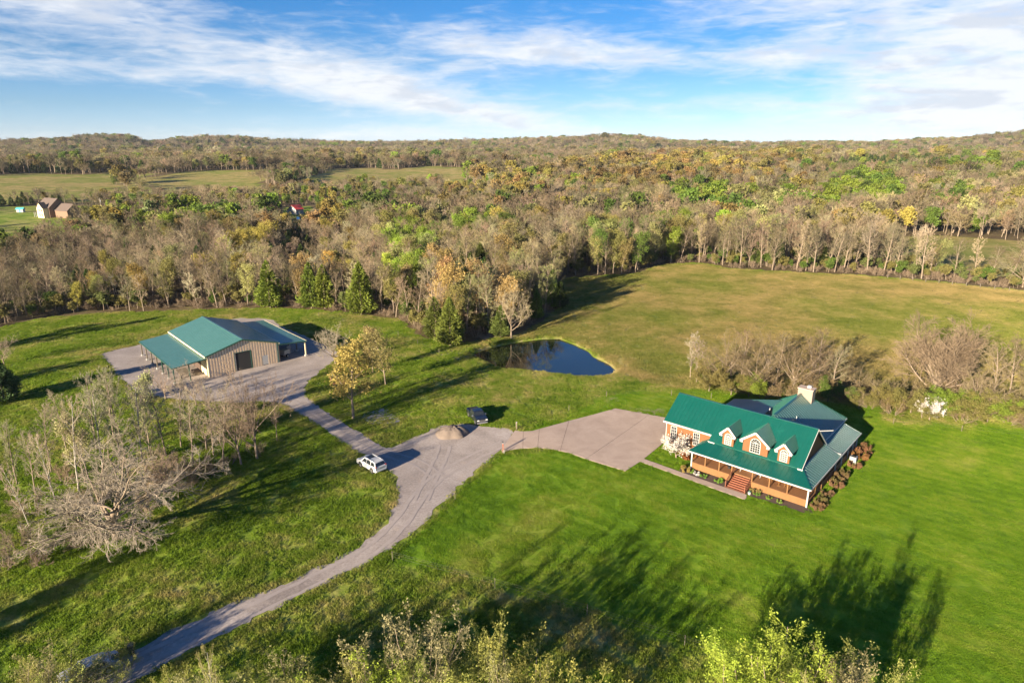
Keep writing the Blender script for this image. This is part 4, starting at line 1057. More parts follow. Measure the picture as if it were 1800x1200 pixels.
MULTI = lambda rm: (dict(len=0.72, nseg=6, wob=0.08, tip=0.3, up=0.05), [
    dict(n=8, t0=0.2, ang=34, dev=10, abs=0.30, nseg=4, wob=0.12, up=0.12, rr=0.55, rmin=0.02, tip=0.4),
    dict(n=6, t0=0.15, ang=36, dev=12, ratio=0.5, nseg=2, wob=0.14, up=0.08, rr=0.6, rmin=rm, tip=0.5),
    dict(n=5, t0=0.2, ang=36, dev=12, ratio=0.55, nseg=1, wob=0.1, up=0.08, rr=0.8, rmin=rm * .8, rmax=rm * 1.2, tip=0.5)])
SPREAD = (dict(len=0.36, nseg=5, wob=0.10, tip=0.6), [
    dict(n=16, t0=0.22, ang=54, dev=20, abs=0.62, shape=lambda u: 1.12 - 0.22 * u, nseg=8, wob=0.16, up=0.035, rr=0.40, rmin=0.06, tip=0.2),
    dict(n=12, t0=0.18, ang=44, dev=14, ratio=0.42, nseg=5, wob=0.16, up=-0.03, rr=0.5, rmin=0.03, tip=0.35),
    dict(n=8, t0=0.12, ang=42, dev=14, ratio=0.46, nseg=3, wob=0.17, up=-0.03, rr=0.6, rmin=0.018, tip=0.5),
    dict(n=6, t0=0.2, ang=38, dev=14, ratio=0.55, nseg=1, wob=0.1, up=-0.02, rr=0.8, rmin=0.012, rmax=0.017, tip=0.5)])
for s in range(5): tree_variant('bare', 10 + s, 17.0, 0.20, *TALL(0.020))
for s in range(3): tree_variant('round', 20 + s, 15.0, 0.30, *ROUND(0.020))
for s in range(3): tree_variant('bud', 30 + s, 16.0, 0.19, *TALL(0.015), leaves=3000, leaf_size=0.125, scatter=0.42)
for s in range(2): tree_variant('lush', 36 + s, 15.0, 0.24, *ROUND(0.018, 9), leaves=11000, leaf_size=0.135, scatter=0.42)
for s in range(3): cedar_variant('cedar', 40 + s, 13.0, 3.1, 5200, 0.26)
for s in range(4): tree_variant('multi', 50 + s, 9.0, 0.065, *MULTI(0.0085), leaves=1700, leaf_size=0.062, stems=5, spread=0.38, scatter=0.15, trunk_levels=1)
for s in range(3): tree_variant('brush', 56 + s, 5.0, 0.05, *MULTI(0.014), stems=9, spread=0.75, trunk_levels=1)
tree_variant('spread', 61, 13.0, 0.42, *SPREAD)
GLOBE = (dict(len=0.20, nseg=3, wob=0.06, tip=0.75), [
    dict(n=18, t0=0.3, ang=38, dev=20, abs=0.52, shape=lambda u: 0.95 + 0.1 * u, nseg=6, wob=0.10, up=0.03, rr=0.38, rmin=0.06, tip=0.2),
    dict(n=13, t0=0.3, ang=36, dev=12, ratio=0.56, nseg=4, wob=0.13, up=0.03, rr=0.5, rmin=0.03, tip=0.35),
    dict(n=9, t0=0.2, ang=36, dev=14, ratio=0.5, nseg=2, wob=0.14, up=0.02, rr=0.65, rmin=0.022, tip=0.5),
    dict(n=6, t0=0.2, ang=34, dev=14, ratio=0.6, nseg=1, wob=0.1, up=0.02, rr=0.8, rmin=0.016, rmax=0.022, tip=0.5)])
tree_variant('globe', 91, 15.0, 0.55, *GLOBE)
for s in range(2): tree_variant('pale', 64 + s, 14.0, 0.17, dict(len=0.86, nseg=9, wob=0.05, tip=0.3), TALL(0.016)[1], bark='pale_bark')
for s in range(3): tree_variant('far_bare', 70 + s, 16.0, 0.2, *LOD(0.055))
for s in range(3): tree_variant('far_round', 84 + s, 15.0, 0.26, dict(len=0.42, nseg=3, wob=0.06, tip=0.6), [dict(n=11, t0=0.4, ang=50, dev=16, abs=0.48, nseg=4, wob=0.12, up=0.06, rr=0.5, rmin=0.07, tip=0.3), dict(n=8, t0=0.2, ang=44, dev=14, ratio=0.48, nseg=2, wob=0.15, up=0.04, rr=0.6, rmin=0.05, rmax=0.07, tip=0.6), dict(n=7, t0=0.2, ang=42, dev=14, ratio=0.55, nseg=1, wob=0.1, up=0.03, rr=0.8, rmin=0.045, rmax=0.05, tip=0.7)])
for s in range(3): tree_variant('far_bud', 74 + s, 16.0, 0.2, *LOD(0.045), leaves=950, leaf_size=0.40, scatter=0.6)
for s in range(2): cedar_variant('far_cedar', 78 + s, 13.0, 3.6, 520, 0.75)
tree_variant('blossom', 81, 3.6, 0.10, dict(len=0.35, nseg=3, wob=0.08, tip=0.6), ROUND(0.012)[1], leaves=1900, leaf_size=0.055, scatter=0.13)
tree_variant('small_shrub', 83, 1.3, 0.03, *MULTI(0.010), leaves=1500, leaf_size=0.06, stems=7, spread=0.9, scatter=0.08, trunk_levels=1)

BARE_T = [(0.255, 0.210, 0.120), (0.290, 0.222, 0.138), (0.325, 0.270, 0.140), (0.175, 0.142, 0.085), (0.240, 0.232, 0.095), (0.345, 0.285, 0.180)]
BUD_T = {'olive': (0.25, 0.225, 0.070), 'yellow': (0.35, 0.29, 0.070), 'orange': (0.31, 0.22, 0.085), 'lime': (0.23, 0.31, 0.040), 'green': (0.13, 0.20, 0.035), 'pale': (0.30, 0.31, 0.11)}
EVER_T = [(0.075, 0.115, 0.028), (0.055, 0.085, 0.026), (0.11, 0.145, 0.030)]
rnd = random.Random(7)
ORD = ['first', 'second', 'third', 'fourth', 'fifth', 'sixth', 'seventh', 'eighth', 'ninth', 'tenth', 'eleventh', 'twelfth', 'thirteenth', 'fourteenth', 'fifteenth', 'sixteenth', 'seventeenth', 'eighteenth', 'nineteenth', 'twentieth',
       'twenty-first', 'twenty-second', 'twenty-third', 'twenty-fourth', 'twenty-fifth', 'twenty-sixth', 'twenty-seventh', 'twenty-eighth', 'twenty-ninth', 'thirtieth', 'thirty-first', 'thirty-second', 'thirty-third', 'thirty-fourth']


def jit(c, k=0.12): return tuple(max(0.005, v * (1 + rnd.uniform(-k, k))) for v in c)


def place_tree(name, label, cat, kind, x, y, height, tint, group=None, var=None, rz=None, lean=(0, 0), widen=1.0, trunk_tint=None):
    lst = LIB[kind]; tm_, cm_, _, zt = lst[rnd.randrange(len(lst)) if var is None else var % len(lst)]
    z = float(hfun(x, y)); s = height / zt
    r = thing(name, label, cat, (x, y, z - 0.05), 0, group); r.rotation_euler = (lean[0], lean[1], rnd.uniform(0, 6.28) if rz is None else rz); r.scale = (s * widen, s * widen, s)
    t_ = ob('trunk', tm_, r); c_ = ob('crown', cm_, r)
    t_['tint'] = tint; c_['tint'] = tint
    return r


def tree_at(name, label, cat, kind, base, height, tint, **kw):
    p = gp(*base); return place_tree(name, label, cat, kind, p[0], p[1], height, jit(tint, 0.06), **kw)


# --- named trees round the yard
PALE = (0.52, 0.43, 0.31); TAN = (0.46, 0.35, 0.24); GREYB = (0.36, 0.28, 0.20)
tree_at('bare_tree', 'huge spreading bare tree with pale drooping limbs above the lower lawn', 'tree', 'spread', (208, 945), 13.5, (0.37, 0.32, 0.23), rz=0.6, widen=1.2)
tree_at('sycamore_tree', 'white-barked sapling leaning at the left edge of the photograph', 'tree', 'pale', (52, 925), 9.5, PALE, lean=(0.0, -0.10), widen=0.55)
tree_at('sycamore_tree', 'white-barked young tree, middle one of three left of the spreading tree', 'tree', 'pale', (98, 882), 10.5, PALE, lean=(0.0, -0.06), widen=0.6)
tree_at('sycamore_tree', 'tallest white-barked tree with tan budding top behind the spreading tree', 'tree', 'pale', (138, 862), 14.0, TAN, lean=(0, -0.04), widen=0.7)
G_GROVE = 'slender budding trees crowded behind the spreading tree'
gv = [(182, 835, 12.5, .75, 'pale'), (215, 822, 13.5, .7, 'bare'), (250, 815, 12, .75, 'pale'), (170, 790, 12, .7, 'bare'), (292, 800, 11.5, .7, 'bare'), (120, 800, 10, .7, 'bare'), (318, 785, 10.5, .7, 'bare'), (232, 860, 10.5, .8, 'bare'), (275, 850, 10, .8, 'bare'), (150, 850, 10.5, .7, 'bud'), (200, 770, 11, .7, 'bare'), (262, 780, 11, .7, 'bud'), (90, 830, 10, .7, 'bare'), (340, 815, 10.5, .7, 'bare'), (62, 868, 9, .7, 'bare'), (375, 800, 11, .6, 'bare'), (30, 850, 9, .7, 'bare')]
for k, (bx, by, hh, wd, kd) in enumerate(sorted(gv)):
    tree_at('slender_tree', ORD[k] + ' slender bare tree from the left in the grove behind the spreading tree', 'tree', kd, (bx, by), hh * 1.1, (0.42, 0.42, 0.20) if kd == 'bud' else (0.36, 0.315, 0.215), widen=wd, group=G_GROVE)
tree_at('bare_tree', 'low bare tree with drooping twigs right of the big spreading one', 'tree', 'spread', (290, 868), 7.0, (0.42, 0.34, 0.24), rz=4.0)
for k, (bx, by, hh) in enumerate(sorted([(60, 905, 4), (120, 905, 4), (165, 900, 4.5), (250, 905, 4), (30, 960, 4), (150, 960, 3.5), (310, 830, 4), (345, 835, 4), (375, 830, 3.5), (405, 815, 3), (205, 870, 4.5), (110, 850, 4), (265, 870, 4), (330, 860, 3.5), (70, 990, 3.5), (10, 1000, 4), (450, 800, 2.6)])):
    tree_at('brush_clump', ORD[k] + ' dense brush clump from the left among the grove trees below the barn', 'bush', 'brush', (bx, by), hh * .8, (0.27, 0.21, 0.14), group='brush clumps in the grove below the barn', widen=1.2)
tree_at('bare_tree', 'tall forked bare tree in front of the barn gable', 'tree', 'round', (452, 806), 16.0, (0.27, 0.21, 0.15), var=0, widen=0.7)
tree_at('bare_tree', 'leaning bare tree left of the forked one before the barn', 'tree', 'round', (424, 816), 15.0, (0.27, 0.21, 0.15), var=1, widen=0.62, lean=(0, -0.08))
tree_at('bare_tree', 'thin bare tree nearest the drive in front of the barn', 'tree', 'bare', (487, 775), 10.0, GREYB, var=2, widen=0.6)
tree_at('bare_tree', 'slim dark bare tree between the barn corner and the grove', 'tree', 'bare', (392, 826), 13.5, GREYB, var=3, widen=0.6, lean=(0.0, -0.14))
tree_at('bare_tree', 'short crooked bare tree on the slope below the barn yard', 'tree', 'round', (363, 790), 8.5, PALE, var=1)
tree_at('bare_tree', 'pinkish bare tree with dense crown at the barn yard corner', 'tree', 'round', (292, 702), 7.5, (0.47, 0.34, 0.27), var=0)
tree_at('bare_tree', 'bushy pinkish bare tree before the open lean-to', 'tree', 'round', (345, 712), 9.0, (0.47, 0.35, 0.28), var=2, widen=0.8)
tree_at('yellow_tree', 'orange-yellow budding tree standing by the barn drive', 'tree', 'bud', (621, 735), 15.5, (0.46, 0.36, 0.095), var=0, widen=1.25)
tree_at('yellow_tree', 'olive budding tree behind the orange-yellow tree', 'tree', 'bud', (678, 676), 11.5, (0.34, 0.27, 0.10), var=1, widen=1.1)
tree_at('bare_tree', 'pale bare tree beside the barn yard behind the orange-yellow tree', 'tree', 'round', (590, 640), 9.5, (0.45, 0.38, 0.28), var=1)
tree_at('bare_tree', 'loose tan budding tree at the right of the orange-yellow tree', 'tree', 'bud', (655, 655), 10.0, (0.38, 0.30, 0.13), var=2)
tree_at('evergreen_tree', 'dark round evergreen at the left edge beside the barn meadow', 'tree', 'cedar', (8, 705), 8.5, (0.07, 0.12, 0.04), widen=1.5)
tree_at('bare_tree', 'tan bare shrub tree at the left edge below the evergreen', 'tree', 'round', (8, 640), 7.0, TAN)
tree_at('budding_shrub', 'lime budding bush behind the grove near the gravel yard corner', 'bush', 'lush', (178, 715), 6.0, (0.26, 0.33, 0.06), widen=1.0)
for px, py, hh, lb in [(476, 541, 13.8, 'dense cedar, leftmost of three behind the barn'), (548, 541, 13.2, 'dense cedar, left one of the touching pair behind the barn roof'), (572, 542, 12.6, 'dense cedar, right one of the touching pair behind the barn'), (636, 553, 14.8, 'conical cedar with bare lower trunk, nearest the orange-yellow tree')]:
    tree_at('cedar_tree', lb, 'tree', 'cedar', (px, py), hh, (0.175, 0.225, 0.030), widen=1.15)
tree_at('cedar_tree', 'bronze-green cedar at the left bank of the pond', 'tree', 'cedar', (792, 607), 11.5, (0.16, 0.19, 0.035), widen=1.25)
tree_at('cedar_tree', 'cedar tucked behind the bronze-green cedar by the pond', 'tree', 'cedar', (765, 596), 10.5, (0.13, 0.16, 0.03), widen=1.2)
tree_at('cedar_tree', 'dark cedar at the wood corner above the pond', 'tree', 'cedar', (984, 541), 8.0, (0.06, 0.09, 0.025), widen=1.3)  # darker tint than the pond cedars
tree_at('cedar_tree', 'small cedar beside the bare twin-stemmed pond tree', 'tree', 'cedar', (880, 592), 8.0, (0.13, 0.165, 0.035), widen=1.2)
tree_at('bare_tree', 'bare spreading tree on the far bank of the pond', 'tree', 'round', (899, 594), 15.0, (0.44, 0.36, 0.24), var=0, widen=0.85)

# --- overgrown fence row behind the house
tree_at('bare_tree', 'large round-crowned bare tree in the fence row behind the lawn', 'tree', 'globe', (1640, 696), 17.0, (0.28, 0.21, 0.15), widen=1.1)
tree_at('bare_tree', 'thin pale bare tree at the pond end of the fence row', 'tree', 'bare', (1213, 668), 10.5, (0.44, 0.36, 0.27), var=1, widen=0.8)
tree_at('bare_tree', 'thin grey bare tree beside the pale one at the fence row end', 'tree', 'bare', (1224, 672), 9.0, GREYB, var=2, widen=0.8)
row = [(1270, 680, 8.5, 'round', GREYB), (1300, 672, 9.0, 'bare', TAN), (1330, 690, 8.5, 'round', TAN), (1362, 676, 9.5, 'bare', GREYB), (1395, 690, 9.0, 'round', (0.42, 0.30, 0.22)), (1425, 672, 9.0, 'round', (0.42, 0.30, 0.22)), (1462, 690, 8.5, 'bare', PALE), (1510, 690, 5.0, 'round', (0.40, 0.29, 0.20)), (1545, 705, 4.5, 'round', TAN), (1690, 720, 5.0, 'bare', PALE), (1745, 715, 10.5, 'bare', PALE), (1775, 690, 10.0, 'bare', GREYB), (1720, 730, 8.0, 'round', PALE), (1800, 735, 10.5, 'bare', GREYB), (1840, 720, 10, 'round', TAN)]
row += [(1285, 660, 8.5, 'round', TAN), (1345, 665, 9.0, 'round', GREYB), (1440, 660, 8.5, 'bare', GREYB), (1490, 672, 5.5, 'round', TAN)]
for k, (px, py, hh, kd, tn) in enumerate(sorted(row)):
    tree_at('hedgerow_tree', ORD[k] + ' leafless scrub tree from the left in the fence row behind the house', 'tree', kd, (px, py), hh * 1.2, (tn[0] * .60, tn[1] * .60, tn[2] * .48), group='scrub trees in the fence row behind the house', widen=1.1)
bl = [(1246, 688, 5.5, 'olive'), (1285, 694, 4.5, 'olive'), (1316, 697, 4.5, 'lime'), (1600, 726, 5.5, 'olive'), (1650, 734, 5.0, 'lime'), (1700, 738, 6.0, 'olive'), (1560, 722, 4.5, 'olive'), (1735, 742, 5.0, 'lime'), (1790, 742, 5.0, 'olive'), (1455, 706, 4.5, 'green'), (1510, 716, 3.5, 'olive'), (1680, 728, 5.0, 'lime'), (1620, 735, 4.0, 'olive')]
for k, (px, py, hh, tn) in enumerate(sorted(bl)):
    tree_at('leafing_bush', ORD[k] + ' yellow-green leafing bush from the left along the fence row', 'bush', 'lush', (px, py), hh, BUD_T[tn], group='leafing bushes along the fence row', widen=1.3)
bc = [(1260, 672, 3.5), (1290, 688, 3.5), (1340, 698, 3.2), (1375, 700, 3.6), (1410, 704, 3.6), (1440, 690, 4), (1480, 700, 4), (1500, 706, 3.6), (1530, 716, 3.6), (1570, 728, 3.6), (1615, 716, 4.2), (1635, 730, 3.6), (1670, 722, 4), (1690, 742, 3.2), (1755, 736, 4), (1775, 745, 3.4), (1640, 700, 4.2), (1590, 710, 4), (1540, 690, 3.6), (1350, 680, 4), (1715, 715, 4.4), (1810, 748, 4), (1320, 676, 4), (1400, 682, 4.4), (1465, 680, 4.2), (1560, 700, 4.4), (1600, 690, 4), (1680, 700, 4.5), (1745, 710, 4.5), (1790, 715, 4.5)]
for k, (px, py, hh) in enumerate(sorted(bc)):
    tree_at('brush_clump', ORD[k] + ' tan tangle of leafless brush from the left under the fence row', 'bush', 'brush', (px, py), hh, (0.26, 0.205, 0.105), group='brush clumps under the fence row trees', widen=1.25)
tree_at('dogwood_tree', 'small white-blossoming dogwood in the fence row', 'tree', 'blossom', (1634, 738), 4.4, (0.80, 0.77, 0.70), widen=0.95)
p = hw(-2.8, 2.1); place_tree('blossom_tree', 'white-blossoming small tree beside the concrete driveway', 'tree', 'blossom', p[0], p[1], 4.0, (0.80, 0.74, 0.66), widen=1.05)
p = hw(-1.2, 3.9); place_tree('maple_shrub', 'rust-red leafed shrub against the garage wall', 'bush', 'small_shrub', p[0], p[1], 1.9, (0.24, 0.085, 0.03))

# --- foreground tree tops and the trees below the frame that shade the lawn
def top_tree(name, label, cat, kind, top, height, tint, **kw):
    q = at(top[0], top[1], height); return place_tree(name, label, cat, kind, q[0], q[1], height, jit(tint, 0.06), **kw)


YG = (0.36, 0.37, 0.09); LM = (0.38, 0.46, 0.06); TB = (0.33, 0.30, 0.14)
for tp, hh, tn, wd, lb in [((740, 1075), 9.5, TB, .85, 'upright twiggy tree top at the bottom edge, budding only at its tips'), ((838, 1085), 9.0, YG, .8, 'narrow budding tree top right of the upright twiggy one'), ((905, 1135), 8.0, TB, .8, 'wide tan budding tree top at the bottom centre'),
                           ((1385, 1112), 8.0, LM, 1.1, 'bright lime budding tree top below the mown lawn'), ((1495, 1122), 8.5, TB, .9, 'tan twiggy tree top beside the bright lime one'), ((1565, 1140), 8.0, YG, .85, 'rightmost small budding tree top on the bottom edge')]:
    top_tree('budding_tree', lb, 'tree', 'multi', tp, hh, tn, widen=wd)
tk = [((690, 1135), 7, YG, .9), ((640, 1150), 6.5, TB, 1), ((590, 1150), 6.0, YG, 1), ((520, 1150), 6.0, TB, 1), ((460, 1165), 5.5, YG, 1), ((400, 1160), 6, TB, 1), ((345, 1180), 6, LM, 1), ((220, 1125), 3.0, YG, .9), ((150, 1150), 3.6, TB, 1.1), ((105, 1150), 4.5, YG, 1.1), ((185, 1165), 3.2, YG, 1.0), ((35, 1150), 5.5, TB, 1), ((790, 1130), 7, YG, 1), ((1010, 1185), 7, YG, .9), ((1320, 1150), 6.5, LM, 1), ((1430, 1155), 6.5, YG, 1), ((1530, 1170), 6.5, TB, 1), ((20, 1185), 5, YG, 1), ((560, 1180), 6, YG, 1), ((615, 1175), 6, TB, 1), ((480, 1182), 5, LM, 1), ((430, 1185), 5, YG, 1), ((665, 1165), 6.5, LM, 1), ((920, 1150), 7.5, YG, 1), ((1380, 1160), 7, LM, 1.1), ((1345, 1138), 7.0, LM, .9), ((1425, 1138), 7.0, LM, .9), ((1300, 1180), 6.5, LM, 1.0), ((1460, 1150), 7.5, TB, 1), ((70, 1185), 5, TB, 1), ((300, 1172), 3.5, YG, .8)]
for k, (tp, hh, tn, wd) in enumerate(sorted(tk)):
    top_tree('thicket_bush', ORD[k] + ' tan and yellow-green bush from the left along the bottom edge', 'bush', 'multi', tp, hh, tn, widen=wd * 1.25, group='bushes in the bottom edge thicket')
SH = 'tall trees standing below the frame'
for k, (tip, hh, kd, wd) in enumerate([((1240, 955), 13, 'bare', .45), ((1150, 920), 13, 'pale', .35), ((1010, 905), 12, 'pale', .35), ((1622, 903), 13.5, 'bare', .42), ((1525, 955), 11, 'bare', .5), ((1662, 1020), 10, 'bare', .4), ((760, 985), 11, 'pale', .35)]):
    q = gp(*tip)[:2] - SHADOW * COT * hh
    place_tree('roadside_tree', ORD[k] + ' tall tree below the frame whose shadow crosses the mown lawn', 'tree', kd, q[0], q[1], hh, jit(TB), group=SH, widen=wd)
for k, (tip, hh) in enumerate([((372, 918), 12), ((250, 985), 11), ((110, 1065), 10), ((20, 1120), 9)]):
    q = gp(*tip)[:2] - SHADOW * COT * hh
    place_tree('roadside_tree', ORD[k] + ' tall tree beyond the left edge whose shadow crosses the lower lawn', 'tree', 'bud', q[0], q[1], hh, jit(TB), group='tall trees beyond the left edge', widen=.8)


for k, (tip, hh) in enumerate([((300, 556), 12), ((215, 566), 12), ((150, 578), 11), ((70, 596), 11), ((120, 640), 10), ((205, 628), 11), ((235, 655), 10)]):
    q = gp(*tip)[:2] - SHADOW * COT * hh
    place_tree('meadow_tree', ORD[k] + ' tree beyond the left edge shading the meadow behind the barn', 'tree', 'bud', q[0], q[1], hh, jit(TB), group='trees shading the barn meadow')


# --- the woods: nearest trees are single objects, the rest one mass
def build_woods():
    rng = np.random.default_rng(11); pts = []
    for d0, d1, s in [(120, 340, 5.6), (340, 700, 8.0), (700, 1100, 10.0), (1100, 1900, 14.0), (1900, 3700, 21.0)]:
        g_ = np.arange(-d1, d1, s); X, Y = np.meshgrid(g_, np.arange(60, d1, s))
        X = X + rng.uniform(-.45, .45, X.shape) * s; Y = Y + rng.uniform(-.45, .45, Y.shape) * s
        d = np.hypot(X, Y); az = np.abs(np.degrees(np.arctan2(X, Y)))
        m = (d >= d0) & (d < d1) & (az < 45)
        pts.append(np.stack([X[m], Y[m], np.full(m.sum(), s)], 1))
    P = np.vstack(pts); x, y = P[:, 0], P[:, 1]
    ok = inpoly(x, y, WOODS) & (polydist(x, y, WOOD_EDGE, False) > 1.0)
    for z in (RFIELD, CLEAR, CLEAR2): ok &= ~inpoly(x, y, z)
    ok &= ~far_field_mask(x, y)
    thin = (project(x, y, hfun(x, y))[0] > 1545) & (polydist(x, y, WOOD_EDGE, False) < 30) & (np.hypot(x, y) < 330); ok &= ~(thin & (rng.uniform(0, 1, len(x)) < 0.66))
    P = P[ok]; x, y, s = P.T; d = np.hypot(x, y); z = hfun(x, y); N = len(P)
    pxm, pym = project(x, y, z + 12)
    # what grows where
    f1 = np.sin(x / 61 + 1.2) * np.cos(y / 53 + .4) + 0.7 * np.sin(x / 23 + y / 31) + rng.normal(0, 0.75, N)
    f2 = np.sin(x / 47 + 4) * np.sin(y / 71 + 2) + 0.6 * np.cos(x / 19 - y / 27) + rng.normal(0, 0.8, N)
    kind = np.full(N, 'bare', dtype=object); tint = np.array([BARE_T[i] for i in rng.integers(0, len(BARE_T), N)])
    purp = (f2 < -0.2); tint[purp] = np.array([BARE_T[i] for i in rng.choice([1, 3, 5], purp.sum())])

    def put(mask, kd, cols):
        kind[mask] = kd
        if mask.any(): tint[mask] = np.array([cols[i] for i in rng.integers(0, len(cols), mask.sum())])
    r = rng.uniform(0, 1, N)
    put((f1 > 1.2) & (r < .45), 'bud', [BUD_T['olive'], BUD_T['pale'], BUD_T['yellow'], BUD_T['olive']])
    put((f1 < -1.35) & (r < .45), 'bud', [BUD_T['orange'], BUD_T['olive'], BUD_T['yellow']])
    put((f2 > 1.55) & (r < .6), 'bud', [BUD_T['lime'], BUD_T['green'], BUD_T['pale']])
    put((r > .94), 'cedar', EVER_T); put((d > 340) & (f2 < -1.5) & (r > .35), 'bud', [BUD_T['green'], BUD_T['olive']])
    for cx, cy, rx, ry, kd, cols, pr in [
        (330, 375, 120, 22, 'bud', ['lime', 'lime', 'green', 'pale'], .6), (220, 352, 60, 18, 'bud', ['olive', 'yellow', 'lime'], .6), (430, 350, 70, 14, 'bud', ['lime', 'green'], .55), (722, 425, 40, 55, 'bud', ['lime', 'pale', 'lime'], .75),
        (840, 400, 40, 30, 'bud', ['lime', 'green'], .6), (575, 355, 27, 34, 'bud', ['yellow', 'yellow', 'orange'], .95), (425, 430, 32, 24, 'bud', ['yellow'], .75), (1235, 335, 50, 26, 'bud', ['lime', 'lime', 'green'], .75), (1325, 335, 16, 14, 'bud', ['lime'], .9),
        (1540, 325, 45, 26, 'bud', ['lime', 'green'], .8), (1470, 335, 30, 20, 'bud', ['lime'], .7), (1670, 335, 35, 18, 'bud', ['lime', 'green'], .7), (1580, 281, 130, 14, 'cedar', None, .8), (1700, 290, 80, 10, 'bud', ['lime', 'green'], .7),
        (1280, 283, 160, 20, 'bud', ['orange', 'yellow', 'olive'], .62), (1080, 300, 140, 22, 'bud', ['orange', 'olive', 'orange', 'yellow'], .5), (860, 320, 80, 22, 'bud', ['yellow', 'orange', 'olive'], .6), (905, 430, 50, 40, 'bud', ['olive', 'pale', 'orange'], .30),
        (1050, 430, 70, 40, 'bud', ['olive', 'pale'], .5), (1190, 400, 25, 40, 'bud', ['lime', 'olive'], .7), (20, 345, 60, 22, 'cedar', None, .75), (90, 345, 40, 15, 'cedar', None, .5), (520, 405, 26, 26, 'cedar', None, .8), (830, 455, 50, 22, 'cedar', None, .5), (700, 300, 140, 8, 'bud', ['green', 'lime'], .6),
        (920, 285, 90, 10, 'cedar', None, .5), (1400, 260, 300, 6, 'cedar', None, .3), (360, 245, 260, 5, 'cedar', None, .5), (60, 285, 70, 12, 'cedar', None, .5), (590, 335, 150, 14, 'bud', ['green', 'olive', 'lime'], .45), (150, 300, 180, 14, 'bud', ['olive', 'green'], .35), (460, 560, 0, 0, 'bare', None, 0)]:
        if rx == 0: continue
        m = ((pxm - cx) / rx) ** 2 + ((pym - cy) / ry) ** 2 < 1; m &= rng.uniform(0, 1, N) < pr * 0.9
        put(m, kd, EVER_T if cols is None else [BUD_T[c] for c in cols])
    m = (d < 290) & (pxm > 770) & (pxm < 1030) & (kind == 'bud') & (tint[:, 1] > tint[:, 0]); put(m, 'bare', BARE_T)
    tint = tint * np.where(d > 340, 0.88, 1.05)[:, None] * (1 + 0.22 * np.sin(x / 71 + 2) * np.sin(y / 83 + x / 140))[:, None]
    tint = np.clip(tint * np.exp(rng.normal(0, 0.20, (N, 1))) * (1 + rng.normal(0, 0.05, (N, 3))), 0.01, 0.9)
    height = np.where(kind == 'cedar', rng.uniform(8, 13, N), rng.uniform(12.5, 18.5, N))
    edge = polydist(x, y, WOOD_EDGE, False)
    front = (edge < 9) & (x > 60); height = np.where(front, height * 1.05, height)
    left = (x < -20) & (d < 300); height = np.where(left, height * 0.85, height); height = np.where((pxm < 260) & (d < 560), height * 0.80, height); height = np.where((pxm < 620) & (pxm > 480) & (d > 210) & (d < 560), height * 0.8, height)
    farm = d > 340; height = np.where(farm, height * 0.92, height)
    height = np.where((pxm < 860) & (d > 470) & (d < 700), height * 0.62, height)
    hn = 0.5 * np.sin(x / 37 + 1) * np.cos(y / 29) + 0.5 * np.sin(x / 91 - y / 67); height = np.where(farm, height * (1 + 0.22 * hn) * rng.uniform(0.75, 1.2, N), height)
    # the single trees: the nearest few in every two degrees of view
    az = np.degrees(np.arctan2(x, y)); single = np.zeros(N, bool)
    for a in np.arange(-38.5, 38.5, 1.75):
        idx = np.where((az >= a) & (az < a + 1.75) & (d < 340))[0]
        if len(idx): single[idx[np.argsort(d[idx])][:7]] = True
    names = {'bare': ('bare_tree', 'leafless'), 'bud': ('budding_tree', 'budding'), 'cedar': ('cedar_tree', 'evergreen')}

    def hue(c):
        r_, g_, b_ = c
        if g_ > r_ * 1.2: return 'lime-green'
        if r_ > 0.36 and b_ < 0.09 and g_ < r_ * 0.72: return 'orange-tan'
        return 'yellow-olive'
    ANCH = [(60, 'beside the left edge of the photograph'), (160, 'left of the barn meadow'), (260, 'behind the left end of the barn yard'), (340, 'behind the barn lean-to roof'), (425, 'behind the barn ridge'), (500, 'next to the leftmost cedar'), (590, 'next to the touching cedar pair'), (670, 'next to the conical cedar'), (740, 'above the fence by the barn'),
            (830, 'behind the pond cedars'), (930, 'behind the bare pond tree'), (1010, 'at the wood corner above the pond'), (1120, 'at the notch of the hay field'), (1200, 'at the left top corner of the hay field'), (1300, 'on the hay field edge above the house roof'), (1400, 'on the hay field edge above the chimney'), (1500, 'on the hay field edge right of the chimney'), (1600, 'where the hay field edge meets the tan field'), (1700, 'in the thin line before the tan field'), (9999, 'at the right end of the hay field edge')]
    sel = np.where(single)[0]; info = {}
    for i in sel:
        px = px_of(x[i], y[i], z[i]); anc = next(t_ for lim, t_ in ANCH if px < lim)
        if kind[i] == 'bare':
            c_ = tint[i]; lum = c_.sum(); tone = 'pale' if lum > 0.78 else ('dark' if lum < 0.48 else ('pinkish' if c_[2] / c_[1] > 0.64 else 'tan')); look = tone + ' leafless'
        else: look = hue(tint[i]) + ' budding' if kind[i] == 'bud' else 'dark evergreen'
        info.setdefault((look, anc), []).append((px, i))
    for (look, anc), lst in info.items():
        lst.sort()
        for k, (px, i) in enumerate(lst):
            lab = look + ' tree ' + anc if len(lst) == 1 else ORD[k] + ' ' + look + ' tree from left ' + anc
            place_tree(names[kind[i]][0], lab, 'tree', kind[i], x[i], y[i], float(height[i]), tuple(float(c) for c in tint[i]), group=look + ' trees ' + anc if len(lst) > 1 else None)
    # the rest: one object of points, each carrying its tree
    rest = ~single
    lib = []; names_l = []
    coll = bpy.data.collections.new('tree_library')
    order = ['bare', 'bud', 'cedar', 'far_bare', 'far_bud', 'far_cedar', 'round', 'brush', 'far_round']; start = {}
